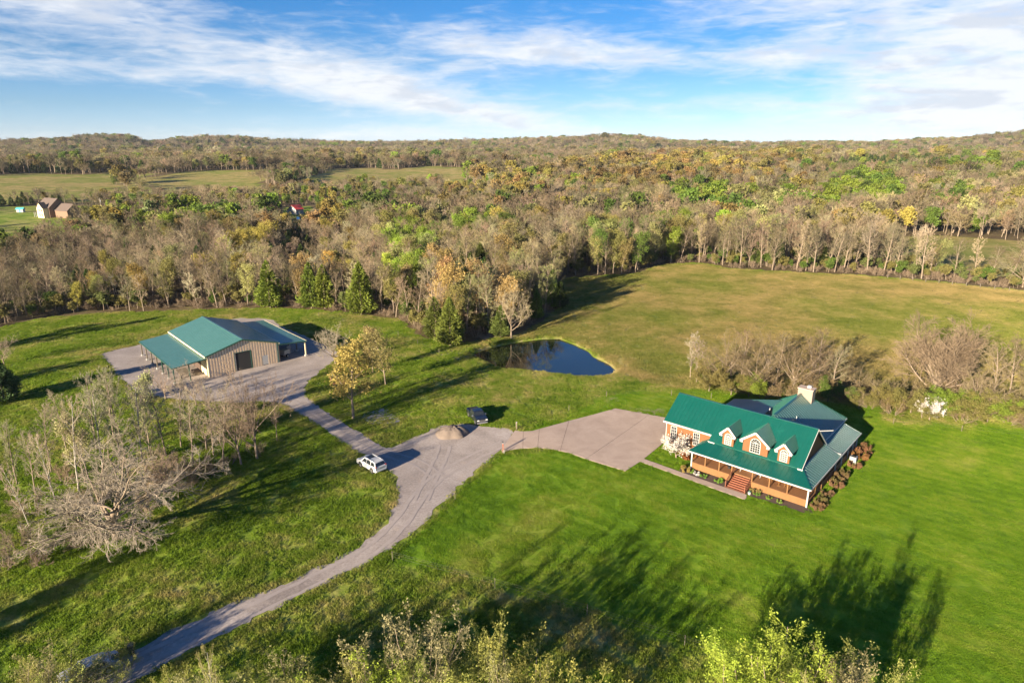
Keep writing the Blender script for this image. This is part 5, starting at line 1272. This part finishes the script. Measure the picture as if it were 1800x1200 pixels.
    for k in order:
        start[k] = len(lib)
        for tm_, cm_, (jv, jf, jm, jmats), zt in LIB[k]:
            me = mesh_np('wood_tree', jv, jf, jmats, jm); o_ = bpy.data.objects.new('lib_%02d' % len(lib), me); coll.objects.link(o_); lib.append(zt)
    variant = np.zeros(N, np.int32); scale = np.zeros(N, np.float32)
    for i in range(N):
        k = kind[i]
        if d[i] > 330: k = 'far_' + k if k != 'bare' or rng.uniform() > 0.42 else 'far_round'
        elif k == 'bare' and rng.uniform() < 0.25: k = 'round'
        v = start[k] + int(rng.integers(0, len(LIB[k]))); variant[i] = v; scale[i] = height[i] / lib[v]
    wide = np.clip(s / 8.2, 1.0, 2.1) * rng.uniform(0.9, 1.25, N)
    # undergrowth along the wood edges
    gx, gy = np.meshgrid(np.arange(-190, 260, 2.7), np.arange(110, 330, 2.7)); gx = (gx + rng.uniform(-1.2, 1.2, gx.shape)).ravel(); gy = (gy + rng.uniform(-1.2, 1.2, gy.shape)).ravel()
    ge = polydist(gx, gy, WOOD_EDGE, False); gm = inpoly(gx, gy, WOODS) & ~inpoly(gx, gy, RFIELD) & (ge > 1.5) & (ge < 45) & (np.abs(gx) < 0.9 * gy) & (rng.uniform(size=gx.shape) < np.where(ge < 14, 0.85, 0.35))
    gx, gy = gx[gm], gy[gm]; K = len(gx); print('undergrowth', K)
    x = np.concatenate([x, gx]); y = np.concatenate([y, gy]); z = np.concatenate([z, hfun(gx, gy)]); rest = np.concatenate([rest, np.ones(K, bool)])
    isb = rng.uniform(size=K) < 0.62; vb = start['brush'] + rng.integers(0, 3, K); vl = start['far_bud'] + rng.integers(0, 3, K)
    variant = np.concatenate([variant, np.where(isb, vb, vl)]).astype(np.int32); uh = np.where(isb, rng.uniform(2.0, 4.2, K) / 5.0, rng.uniform(2.5, 5.5, K) / 16.0)
    scale = np.concatenate([scale, uh]).astype(np.float32); wide = np.concatenate([wide, np.where(isb, 1.2, 1.5)])
    UT = np.array([(0.30, 0.22, 0.15), (0.36, 0.27, 0.18), (0.24, 0.18, 0.12)]); UL = np.array([BUD_T['olive'], BUD_T['green'], BUD_T['olive'], (0.17, 0.20, 0.06)])
    tint = np.vstack([tint, np.where(isb[:, None], UT[rng.integers(0, 3, K)], UL[rng.integers(0, 4, K)])]); N = len(x)
    me = bpy.data.meshes.new('woodland'); R_ = np.where(rest)[0]
    me.vertices.add(len(R_)); me.vertices.foreach_set('co', np.stack([x, y, z - 0.1], 1)[R_].astype(np.float32).ravel())
    a = me.attributes.new('variant', 'INT', 'POINT'); a.data.foreach_set('value', variant[R_])
    a = me.attributes.new('tree_scale', 'FLOAT_VECTOR', 'POINT'); a.data.foreach_set('vector', np.stack([scale * wide, scale * wide, scale * (0.75 + 0.25 * wide)], 1)[R_].astype(np.float32).ravel())
    a = me.attributes.new('spin', 'FLOAT_VECTOR', 'POINT'); a.data.foreach_set('vector', np.stack([rng.normal(0, .03, N), rng.normal(0, .03, N), rng.uniform(0, 6.28, N)], 1)[R_].astype(np.float32).ravel())
    a = me.attributes.new('tint', 'FLOAT_COLOR', 'POINT'); a.data.foreach_set('color', np.concatenate([tint, np.ones((N, 1))], 1)[R_].astype(np.float32).ravel())
    scatter('woodland', me, coll, 'brown spring woodland rolling away to the far ridges', 'woodland')
    print('woods', N, 'single', int(single.sum()))


def px_of(x, y, z): return float(project(x, y, z)[0])


def scatter(name, me, coll, label, cat):
    o_ = ob(name, me); o_['kind'] = 'stuff'; tag(o_, label, cat)
    ng = bpy.data.node_groups.new(name + '_scatter', 'GeometryNodeTree')
    ng.interface.new_socket('Geometry', in_out='INPUT', socket_type='NodeSocketGeometry'); ng.interface.new_socket('Geometry', in_out='OUTPUT', socket_type='NodeSocketGeometry')
    n = ng.nodes; gi = n.new('NodeGroupInput'); go = n.new('NodeGroupOutput'); ip = n.new('GeometryNodeInstanceOnPoints'); ci = n.new('GeometryNodeCollectionInfo')
    ci.inputs['Collection'].default_value = coll; ci.inputs['Separate Children'].default_value = True; ci.inputs['Reset Children'].default_value = True
    def na(nm, typ):
        q = n.new('GeometryNodeInputNamedAttribute'); q.data_type = typ; q.inputs['Name'].default_value = nm
        return [s for s in q.outputs if s.enabled and s.name == 'Attribute'][0]
    L = ng.links; L.new(gi.outputs[0], ip.inputs['Points']); L.new(ci.outputs[0], ip.inputs['Instance']); ip.inputs['Pick Instance'].default_value = True
    L.new(na('variant', 'INT'), ip.inputs['Instance Index']); L.new(na('tree_scale', 'FLOAT_VECTOR'), ip.inputs['Scale'])
    er = n.new('FunctionNodeEulerToRotation'); L.new(na('spin', 'FLOAT_VECTOR'), er.inputs[0]); L.new(er.outputs[0], ip.inputs['Rotation'])
    L.new(ip.outputs[0], go.inputs[0])
    md = o_.modifiers.new('scatter', 'NODES'); md.node_group = ng
    return o_
build_woods()


# ------------------------------------------------------------------ fences and posts
def fence(label, px_pts, spacing, hgt, wires, post_mat, r=0.035, wire_r=0.005):
    pts = [gp(*p) for p in px_pts]; root = thing('wire_fence', label, 'fence', pts[0])
    o0 = np.array(pts[0]); P = []
    for a, b in zip(pts[:-1], pts[1:]):
        n = max(1, int(round(np.hypot(*(b - a)[:2]) / spacing)))
        for k in range(n): q = a + (b - a) * k / n; P.append(np.array([q[0], q[1], float(hfun(q[0], q[1]))]) - o0)
    P.append(pts[-1] - o0)
    for q in P: MB().tube(q - np.array([0, 0, 0.1]), q + np.array([0, 0, hgt]), r, r * 0.9, 6).build('post', post_mat, root)
    for z in wires:
        w = MB()
        for a, b in zip(P[:-1], P[1:]): w.tube(a + np.array([0, 0, z]), b + np.array([0, 0, z]), wire_r, n=4, cap=False)
        w.build('wire', M['wire'], root)
    return root


fence('thin wire fence on pale posts along the lower edge of the mown lawn', [(690, 985), (870, 1033), (1032, 1080), (1203, 1135), (1345, 1182)], 16.0, 1.25, (0.55, 0.9, 1.15), M['post'])
fence('thin wire fence running up beside the right side of the drive', [(884, 797), (800, 878), (690, 985)], 11.0, 1.1, (0.6, 1.0), M['post'], 0.04)
fence('thin wire fence from the driveway entrance past the pickup to the pond bank', [(907, 752), (1000, 722), (1066, 697), (1180, 695), (1250, 700)], 9.0, 1.1, (0.6, 1.0), M['post'], 0.045)
fence('weathered post and wire fence at the far edge of the hay field', [(1560, 489), (1650, 498), (1800, 514)], 4.0, 1.4, (0.5, 0.9, 1.3), M['post'], 0.11)
fence('thin wire fence across the meadow between the barn and the pond', [(560, 556), (700, 590), (772, 622)], 12.0, 1.2, (0.6, 1.0), M['post'], 0.045)
fence('wire fence behind the house at the edge of the far lawn', [(1570, 745), (1690, 758), (1800, 770)], 9.0, 1.1, (0.6, 1.0), M['post'], 0.045)
for (px, py), hh, r, m_, lb in [((884, 793), 1.35, 0.09, 'rust', 'brown gate post with lamp at the driveway entrance'), ((908, 755), 1.3, 0.07, 'post', 'grey gate post at the far corner of the driveway entrance')]:
    p = gp(px, py); root = thing('gate_post', lb, 'post', p)
    MB().box(-r, r, -r, r, -0.1, hh).build('shaft', M[m_], root); MB().box(-r - .04, r + .04, -r - .04, r + .04, hh, hh + 0.06).build('cap', M['white'], root)
    if m_ == 'rust': MB().tube((0, 0, hh + .06), (0, 0, hh + .3), 0.09, 0.06, 8).build('lamp', M['dark'], root)
p = gp(886, 797); root = thing('marker_post', 'short white reflector post beside the brown gate post', 'post', p); MB().tube((0, 0, -.1), (0, 0, .75), .045, n=8).build('shaft', M['white'], root); MB().tube((0, 0, .75), (0, 0, .8), .06, n=8).build('cap', M['red_glass'], root)

# ------------------------------------------------------------------ farm gear
def build_mower():
    p = gp(598, 676); r = thing('farm_implement', 'rusty red mower implement parked in the grass beside the barn drive', 'implement', p, 0.5)
    MB().box(-1.3, 1.3, -.55, .55, .25, .5).build('deck', M['rust'], r, bevel=.04)
    for x in (-.8, 0, .8): MB().tube((x, 0, .5), (x, 0, .72), .2, n=10).build('spindle', M['rust'], r)
    for x in (-1.2, 1.2): MB().tube((x, -.85, .3), (x, -.65, .3), .3, n=14).build('wheel', M['black'], r)
    m = MB()
    for s in (-.5, .5): m.bar((s, .5, .5), (0, 1.6, .75), .09)
    m.build('hitch_frame', M['rust'], r)
    p = gp(588, 668); r = thing('old_tractor', 'small dark old tractor behind the rusty mower', 'tractor', p, 2.0)
    MB().box(-.3, 1.5, -.32, .32, .65, 1.25).build('hood', M['tractor_green'], r, bevel=.06); MB().box(-1.0, -.2, -.45, .45, .6, .95).build('seat_platform', M['tractor_green'], r); MB().box(-.85, -.35, -.25, .25, .95, 1.4).build('seat', M['black'], r, bevel=.05)
    MB().tube((.9, 0, 1.25), (.9, 0, 1.85), .05, n=8).build('exhaust', M['dark'], r); MB().tube((-.15, 0, 1.2), (-.35, 0, 1.5), .03, n=6).build('steering_column', M['dark'], r); MB().tube((-.36, 0, 1.49), (-.38, 0, 1.52), .2, n=14).build('steering_wheel', M['black'], r)
    for x, rr, w, yy in ((-.75, .65, .32, .72), (1.25, .38, .2, .6)):
        for s in (-1, 1):
            t = MB().tube((x, s * yy - w / 2, rr), (x, s * yy + w / 2, rr), rr, n=18).build('wheel', M['black'], r, bevel=.03); MB().tube((x, s * (yy + w / 2), rr), (x, s * (yy + w / 2 + .02), rr), rr * .55, n=12).build('rim', M['rust'], t)
build_mower()


def build_trailer():
    q = bw_(17.4, 3.2); r = thing('utility_trailer', 'white spreader trailer parked under the right lean-to', 'trailer', q, B_RZ + 0.4)
    MB().box(-.9, .9, -.7, .7, .75, 1.7).build('box', M['white'], r, bevel=.05); MB().bar((.9, 0, .65), (2.6, 0, .5), .1).build('drawbar', M['grey'], r); MB().box(-1.0, 1.0, -.6, .6, .6, .74).build('chassis', M['grey'], r)
    for s in (-1, 1): t = MB().tube((-.2, s * .85 - .12, .4), (-.2, s * .85 + .12, .4), .4, n=16).build('wheel', M['black'], r); MB().tube((-.2, s * .98, .4), (-.2, s * 1.0, .4), .2, n=10).build('rim', M['white'], t)
    q = bw_(19.4, 5.6); r = thing('folding_rack', 'pale folding rack standing under the right lean-to', 'rack', q, B_RZ)
    for x in (-.4, .4): MB().bar((x, 0, 0), (x, .3, 1.4), .07).build('leg', M['grey'], r)
    MB().box(-.45, .45, .2, .3, .9, 1.4).build('panel', M['white'], r)
    q = bw_(-3.5, 5.0); r = thing('hay_wagon', 'dark flat wagon stored under the left lean-to', 'wagon', q, B_RZ + 1.5)
    MB().box(-2.4, 2.4, -1.0, 1.0, .75, .9).build('bed', M['post'], r); MB().box(-2.3, -2.2, -1, 1, .9, 1.7).build('end_rack', M['post'], r)
    for x in (-1.5, 1.5):
        for s in (-1, 1): MB().tube((x, s * .8 - .1, .38), (x, s * .8 + .1, .38), .38, n=14).build('wheel', M['black'], r)
build_trailer()


def bottom_left():
    fwd = np.array([-0.78, -0.62]); p = gp(160, 1186)
    def ex(c, hwz):
        for s in (1, -1):
            MB().box(2.2, 2.34, s * .62 - .15, s * .62 + .15, .62, .78).build('headlight', M['lamp'], c); MB().box(.55, .72, s * 1.0 - .1, s * 1.0 + .1, .95, 1.1).build('mirror', M['car_white'], c); MB().box(-2.34, -2.26, s * .66 - .16, s * .66 + .16, .68, .86).build('tail_light', M['red_glass'], c)
    prof = [(-2.28, .35), (-2.3, .85), (-1.75, .95), (-1.1, 1.38), (-.3, 1.44), (.35, 1.38), (1.15, .95), (2.1, .82), (2.3, .62), (2.28, .32), (1.8, .28), (-1.8, .28)]
    car('parked_sedan', 'pale grey car half hidden behind the thicket at the drive bottom', 'car', (p[0], p[1], p[2] + .04), math.atan2(fwd[1], fwd[0]), prof, .92, .88, .66, 1.44, M['grey'],
        [[(.85, .98), (.3, 1.32), (-.28, 1.36), (-.28, .98)], [(-.36, .98), (-.36, 1.36), (-1.0, 1.3), (-1.4, 1.0)]], {'windshield': (1.1, 1.0, .42, 1.35, .07), 'rear_window': (-1.62, 1.02, -1.12, 1.34, .07)}, [(1.35, .33, .22), (-1.32, .33, .22)], ex)
    p = gp(232, 1148); r = thing('wheeled_bin', 'dark wheeled bin standing beside the lower drive', 'bin', p, .6)
    b = MB(); b.slab([(-.28, -.3, 1.02), (.28, -.3, 1.02), (.28, .3, 1.02), (-.28, .3, 1.02)], .12); b.build('lid', M['car_black'], r)
    bm = [(-.23, -.25, 0), (.23, -.25, 0), (.23, .25, 0), (-.23, .25, 0)]; tp = [(-.28, -.3, .9), (.28, -.3, .9), (.28, .3, .9), (-.28, .3, .9)]
    b = MB().face(bm).face(tp)
    for i in range(4): b.face([bm[i], bm[(i + 1) % 4], tp[(i + 1) % 4], tp[i]])
    b.build('bin_body', M['car_black'], r)
    for s in (-.22, .22): MB().tube((s - .03, .28, .1), (s + .03, .28, .1), .1, n=10).build('wheel', M['black'], r)
    p = gp(205, 1168); r = thing('wheeled_bin', 'dark blue wheeled bin nearest the pale grey car', 'bin', p, .4)
    MB().box(-.3, .3, -.3, .3, 0.02, .9).build('bin_body', M['blue_tarp'], r, bevel=.04); MB().box(-.33, .33, -.33, .33, .9, 1.0).build('lid', M['car_black'], r, bevel=.03)
bottom_left()

# gravel pad and rubble spots in the meadow
o = drape('gravel_patch', spline(G([(640, 727), (668, 720), (690, 728), (700, 737), (680, 746), (650, 742)]), 0.6, 0.35, 9), M['pad'], 0.03); o['kind'] = 'structure'

# ------------------------------------------------------------------ things round the house
p = hw(17.6, 18.3); r = thing('ac_unit', 'grey air conditioner unit between the bushes on the house right side', 'air conditioner', p, H_RZ)
MB().box(-.45, .45, -.45, .45, .05, .95).build('cabinet', M['grey'], r, bevel=.03); MB().tube((0, 0, .95), (0, 0, .99), .36, n=16).build('fan_grille', M['dark'], r); MB().box(-.55, .55, -.55, .55, -.05, .05).build('base', M['concrete'], r)
for k, (x, y, hh, tn) in enumerate([(17.7, 1.0, 1.2, (.42, .26, .12)), (17.7, 2.4, 1.1, (.36, .27, .10)), (17.65, 3.9, 1.2, (.30, .27, .09)), (17.6, 5.4, 1.1, (.42, .27, .14)), (17.7, 8.6, 1.3, (.44, .25, .13)), (17.6, 10.0, 1.2, (.32, .26, .09)), (17.6, 11.6, 1.3, (.40, .27, .13)), (17.7, 13.2, 1.2, (.34, .27, .1)), (17.9, 16.6, 1.3, (.46, .25, .13)), (17.7, 20.4, 1.6, (.48, .25, .09)), (17.7, 22.4, 1.5, (.48, .24, .12)), (17.6, 24.3, 1.3, (.42, .24, .11))]):
    p = hw(x + .2, y); place_tree('foundation_shrub', ORD[k] + ' rounded shrub from the porch corner along the house right side', 'bush', 'small_shrub', p[0], p[1], hh * .75, tuple(c * .55 for c in tn), group='shrubs along the house right side', widen=0.8)
for x, y, hh, tn, lb in [(0.2, -.9, .9, (.40, .30, .09), 'tan rounded shrub at the left end of the flower bed'), (1.9, -.7, .6, (.75, .72, .68), 'white flowering plant in the left flower bed'), (3.0, -.8, .6, (.16, .30, .05), 'green leafy plant in the middle of the left bed'), (5.2, -.7, .7, (.20, .36, .05), 'green clump beside the left of the stair'), (1.0, -.6, .6, (.2, .32, .06), 'low green plant beside the white flowering one'), (10.6, -.6, .55, (.18, .32, .05), 'green plant just right of the stair'), (12.2, -.5, .5, (.22, .34, .06), 'low green clump in the right flower bed'), (13.6, -.5, .5, (.24, .36, .07), 'yellowish green clump at the right bed end'), (10.0, .1, 1.1, (.30, .24, .08), 'tall olive twiggy plant at the stair right post')]:
    p = hw(x, y); place_tree('garden_plant', lb, 'plant', 'small_shrub', p[0], p[1], hh * .8, tn, widen=0.9)


def porch_pos(x, y): q = H_O + H_U * x + H_V * y; return (q[0], q[1], 1.02)


def chair(label, x, y, rz, m_, name='rocking_chair'):
    c = thing(name, label, 'chair', porch_pos(x, y), H_RZ + rz)
    MB().box(-.28, .28, -.26, .26, .40, .45).build('seat', m_, c)
    for k in range(5): MB().box(-.26 + k * .115, -.20 + k * .115, .24, .28, .45, 1.1).build('back_slat', m_, c)
    MB().box(-.28, .28, .235, .285, 1.1, 1.17).build('top_rail', m_, c)
    for sx in (-.27, .27):
        for sy in (-.24, .24): MB().box(sx - .03, sx + .03, sy - .03, sy + .03, .06, .62 if sy < 0 else 1.1).build('leg', m_, c)
        MB().box(sx - .035, sx + .035, -.3, .26, .62, .66).build('armrest', m_, c); MB().bar((sx, -.4, .05), (sx, .45, .05), .05).build('runner', m_, c)
chair('white rocking chair left of the front door', 6.7, 2.5, 0.0, M['white']); chair('white rocking chair right of the front door', 9.5, 2.5, 0.1, M['white'])
chair('brown porch chair left of the small porch table', 11.3, 2.1, 0.6, M['cedar_wood'], 'porch_chair'); chair('brown porch chair right of the small porch table', 13.6, 2.0, -0.5, M['cedar_wood'], 'porch_chair')
t = thing('porch_table', 'small round brown table between the porch chairs', 'table', porch_pos(12.5, 1.9), H_RZ); MB().tube((0, 0, .66), (0, 0, .71), .42, n=18).build('tabletop', M['cedar_wood'], t); MB().tube((0, 0, .04), (0, 0, .66), .05, n=8).build('pedestal', M['cedar_wood'], t); MB().tube((0, 0, 0), (0, 0, .04), .25, n=12).build('base', M['cedar_wood'], t)
t = thing('fire_bowl', 'dark round bowl on the porch left of the rocking chairs', 'bowl', porch_pos(5.4, 2.1), H_RZ); MB().tube((0, 0, .3), (0, 0, .5), .25, .45, 16).build('bowl', M['dark'], t); MB().tube((0, 0, 0), (0, 0, .3), .2, .1, 10).build('stand', M['dark'], t)
t = thing('flower_pot', 'white pot with a plant at the foot of the stair right side', 'pot', hw(9.8, -1.2), H_RZ); MB().tube((0, 0, 0), (0, 0, .4), .16, .22, 12).build('pot', M['white'], t); MB().tube((0, 0, .4), (0, 0, .62), .2, .08, 8).build('plant', M['dark_green'], t)


# ------------------------------------------------------------------ neighbours
def gable(root, x0, x1, y0, y1, ez, rz, wall, roofm, axis=0, ov=.4, names=('wall', 'roof')):
    w = MB().box(x0, x1, y0, y1, 0, ez)
    if axis == 0:
        ym = (y0 + y1) / 2
        for x in (x0, x1): w.face([(x, y0, ez), (x, y1, ez), (x, ym, rz)])
        r = MB().slab([(x0 - ov, y0 - ov, ez - .1), (x1 + ov, y0 - ov, ez - .1), (x1 + ov, ym, rz + .1), (x0 - ov, ym, rz + .1)], .15).slab([(x1 + ov, y1 + ov, ez - .1), (x0 - ov, y1 + ov, ez - .1), (x0 - ov, ym, rz + .1), (x1 + ov, ym, rz + .1)], .15)
    else:
        xm = (x0 + x1) / 2
        for y in (y0, y1): w.face([(x0, y, ez), (x1, y, ez), (xm, y, rz)])
        r = MB().slab([(x0 - ov, y0 - ov, ez - .1), (xm, y0 - ov, rz + .1), (xm, y1 + ov, rz + .1), (x0 - ov, y1 + ov, ez - .1)], .15).slab([(x1 + ov, y0 - ov, ez - .1), (x1 + ov, y1 + ov, ez - .1), (xm, y1 + ov, rz + .1), (xm, y0 - ov, rz + .1)], .15)
    return w.build(names[0], wall, root), r.build(names[1], roofm, root)


def neighbours():
    p = gp(78, 382); h = thing('brick_villa', 'large pale brick house with brown roof on the distant left hill', 'house', p, math.radians(-28))
    gable(h, -7, 7, 0, 12, 6, 11.5, M['pink_brick'], M['shingle']); gable(h, 7.2, 21, 3, 12, 4.5, 8.5, M['pink_brick'], M['shingle'], names=('garage_wall', 'garage_roof')); gable(h, -1, 6, -3, 0, 6, 9.5, M['cream'], M['shingle'], 1, names=('front_wing', 'front_wing_roof'))
    for x in (-5.2, -3.2, 1.2, 3.6):
        for z in (1.2, 4.0):
            y = -.03 if x < -1 else -3.03
            f = MB().box(x - .1, x + 1.1, y - .02, y + .05, z - .1, z + 1.6).build('window', M['white'], h); MB().box(x, x + 1.0, y - .05, y - .02, z, z + 1.5).build('pane', M['glass'], f)
    for x in (-5.5, -3.3): d = MB().box(x, x + 1.3, 1.3, 4, 7.3, 8.9).build('dormer', M['cream'], h); MB().box(x + .3, x + 1.0, 1.25, 1.29, 7.6, 8.6).build('pane', M['glass'], d)
    MB().box(-7, -1.1, -2.2, -.02, 2.9, 3.1).build('porch_roof', M['shingle'], h)
    for x in (-6.8, -4.9, -3.0, -1.3): MB().box(x - .12, x + .12, -2.1, -1.86, 0, 2.9).build('porch_post', M['white'], h)
    p = gp(37, 373); h = thing('garden_shed', 'small white shed with teal side on the distant left hill', 'shed', p, .2); gable(h, -2, 2, -1.5, 1.5, 2.2, 3.1, M['white'], M['teal'])
    MB().box(-.5, .5, -1.56, -1.5, .05, 1.9).build('door', M['teal'], h)
    p = gp(521, 376); h = thing('red_barn', 'small pale barn with red roof among the middle-distance trees', 'barn', p, math.radians(-35)); gable(h, -4, 4, -3, 3, 3.4, 6.0, M['white'], M['red_metal'], 1); MB().slab([(-6.5, -3, 2.5), (-4.05, -3, 3.4), (-4.05, 3, 3.4), (-6.5, 3, 2.5)], .12).build('lean_roof', M['red_metal'], h)
    MB().box(-6.4, -4.1, -2.9, 2.9, 0, 2.4).build('lean_wall', M['cream'], h); MB().box(-1.2, 1.2, -3.08, -3.01, 0, 2.6).build('door', M['grey'], h)
    p = gp(535, 391); h = thing('pool_shelter', 'low blue roofed shelter below the red-roofed barn', 'shelter', p, .3); MB().slab([(-4.5, -2.5, 2.3), (4.5, -2.5, 2.3), (4.5, 2.5, 3.2), (-4.5, 2.5, 3.2)], .15).build('roof', M['blue_tarp'], h)
    for x in (-4.2, 4.2):
        for y, z in ((-2.3, 2.2), (2.3, 3.0)): MB().box(x - .1, x + .1, y - .1, y + .1, 0, z).build('post', M['post'], h)
    p = gp(180, 378); h = thing('utility_pole', 'tall pale utility pole beside the distant left hill house', 'pole', p); MB().tube((0, 0, -.3), (0, 0, 11), .17, .11, 8).build('shaft', M['pale_bark'], h); MB().box(-1.1, 1.1, -.06, .06, 9.9, 10.1).build('crossarm', M['post'], h); MB().tube((.35, 0, 8.6), (.35, 0, 9.5), .22, n=10).build('transformer', M['grey'], h)
    for k, (px, d_, w_, lb) in enumerate([(1600, 2050, 16, 'white roofed far house, left one below the right ridge'), (1665, 2000, 18, 'white roofed far house, middle one below the right ridge'), (1712, 1950, 18, 'white roofed far house, right one below the right ridge')]):
        az = math.atan((px - 900) / F_PX); x, y = d_ * math.sin(az), d_ * math.cos(az); h = thing('far_house', lb, 'house', (x, y, float(hfun(x, y)) + 9), .4 * k)
        gable(h, -w_ / 2, w_ / 2, -5, 5, 6, 10, M['white'], M['white'] if k < 3 else M['shingle']); MB().box(-w_ / 2, w_ / 2, -5, 5, -12, 0).build('basement', M['white'], h)
        for xx in (-w_ / 4, w_ / 4): MB().box(xx - 1, xx + 1, -5.1, -5.0, 1.5, 4).build('window', M['glass'], h)
neighbours()


# ------------------------------------------------------------------ grass: patches of blades over lawn, meadow and hay field
def build_grass():
    rng = np.random.default_rng(21); coll = bpy.data.collections.new('grass_library')
    for k, (half, n, w, h_) in enumerate([(1.15, 640, 0.040, 0.10), (1.15, 640, 0.040, 0.10), (1.15, 520, 0.055, 0.155), (1.15, 520, 0.055, 0.155), (0.40, 90, 0.045, 0.14), (0.40, 80, 0.05, 0.18)]):
        c = rng.uniform(-half, half, (n, 2)); cl = rng.uniform(-half, half, (max(6, n // 22), 2)); pick = rng.integers(0, len(cl), n)
        c = np.where(rng.uniform(size=(n, 1)) < (0.2 if k < 2 else 0.55), cl[pick] + rng.normal(0, 0.10, (n, 2)), c)
        a = rng.uniform(0, 6.28, n); hh = h_ * rng.uniform(0.5, 1.5, n); ww = w * rng.uniform(0.6, 1.4, n); lean = rng.normal(0, 0.45, (n, 2)) * hh[:, None]
        b0 = np.stack([c[:, 0] - np.cos(a) * ww, c[:, 1] - np.sin(a) * ww, np.full(n, -0.02)], 1); b1 = np.stack([c[:, 0] + np.cos(a) * ww, c[:, 1] + np.sin(a) * ww, np.full(n, -0.02)], 1)
        tp = np.stack([c[:, 0] + lean[:, 0], c[:, 1] + lean[:, 1], hh], 1)
        me = mesh_np('grass_patch', np.stack([b0, b1, tp], 1).reshape(-1, 3), np.arange(n * 3).reshape(-1, 3), [M['blades']]); coll.objects.link(bpy.data.objects.new('patch_%d' % k, me))
    hc = [H_O + H_U * x_ + H_V * y_ for x_, y_ in ((-6.2, 4.2), (0.2, 4.2), (0.2, 0.2), (17.0, 0.2), (17.0, 24), (13.8, 25.2), (3.4, 25.2), (-6.2, 13))]
    walk = [hw(*q)[:2] for q in ((-6.2, -3.0), (9.9, -3.0), (9.9, -1.6), (17.2, -1.2), (17.3, 0.4), (0, 0.4), (-0.8, -1.0), (-1.0, -1.75), (-6.2, -1.75))]
    barn_fp = [bw_(*q)[:2] for q in ((-6.7, 0), (21.3, 0), (21.3, 25), (-6.7, 25))]
    rows = []
    for step, small in ((1.75, False), (0.62, True)):
        X, Y = np.meshgrid(np.arange(-150, 190, step), np.arange(44, 275, step)); X = (X + rng.uniform(-.5, .5, X.shape) * step).ravel(); Y = (Y + rng.uniform(-.5, .5, Y.shape) * step).ravel()
        m = (np.abs(X) < 0.83 * Y + 12); X, Y = X[m], Y[m]
        e = np.full(len(X), 99.0)
        for poly in (DRIVE, PAD, SLAB, np.array(hc), np.array(walk), np.array(barn_fp), POND): e = np.minimum(e, sdist(X, Y, poly))
        m = (e > 1.2) if not small else ((e > 0.12) & (e < 1.5))
        m &= ~inpoly(X, Y, WOODS)
        lawn = np.clip(0.5 - sdist(X, Y, LAWN) / 2.0, 0, 1); field = np.clip(0.5 - sdist(X, Y, FIELD) / 8.0, 0, 1)
        if small: m &= np.hypot(X, Y) < 175
        X, Y, lawn, field = X[m], Y[m], lawn[m], field[m]; N = len(X)
        v = (4 + (lawn < .5)) if small else np.where(lawn > 0.5, rng.integers(0, 2, N), rng.integers(2, 4, N))
        sz = rng.uniform(0.8, 1.15, N) * np.where(lawn > .5, 0.8, 1.0)
        rows.append((X, Y, lawn, field, v, sz))
    X, Y, lawn, field, v, sz = [np.concatenate(c) for c in zip(*rows)]; N = len(X)
    me = bpy.data.meshes.new('grass'); me.vertices.add(N); me.vertices.foreach_set('co', np.stack([X, Y, hfun(X, Y)], 1).astype(np.float32).ravel())
    a = me.attributes.new('variant', 'INT', 'POINT'); a.data.foreach_set('value', v.astype(np.int32))
    a = me.attributes.new('tree_scale', 'FLOAT_VECTOR', 'POINT'); a.data.foreach_set('vector', np.stack([np.ones(N), np.ones(N), sz], 1).astype(np.float32).ravel())
    a = me.attributes.new('spin', 'FLOAT_VECTOR', 'POINT'); a.data.foreach_set('vector', np.stack([np.zeros(N), np.zeros(N), rng.uniform(0, 6.28, N)], 1).astype(np.float32).ravel())
    a = me.attributes.new('tint', 'FLOAT_COLOR', 'POINT'); a.data.foreach_set('color', np.stack([lawn, field, np.zeros(N), np.ones(N)], 1).astype(np.float32).ravel())
    scatter('grass', me, coll, 'short green and tan spring grass of lawn, meadow and hay field', 'grass'); print('grass patches', N)
build_grass()


# ------------------------------------------------------------------ thin air between here and the ridges
def build_haze():
    m = bpy.data.materials.new('haze_air'); m.use_nodes = True; nt = m.node_tree; nt.nodes.clear()
    out = nt.nodes.new('ShaderNodeOutputMaterial'); pv = nt.nodes.new('ShaderNodeVolumePrincipled'); nt.links.new(pv.outputs[0], out.inputs['Volume'])
    pv.inputs['Color'].default_value = (0.80, 0.88, 1.0, 1); pv.inputs['Density'].default_value = 0.00003; pv.inputs['Anisotropy'].default_value = 0.0
    o_ = MB().box(-7300, 7300, -600, 8900, -40, 190).build('haze', m); o_['kind'] = 'stuff'; tag(o_, 'faint pale haze in the air over the distant ridges', 'haze')
build_haze()
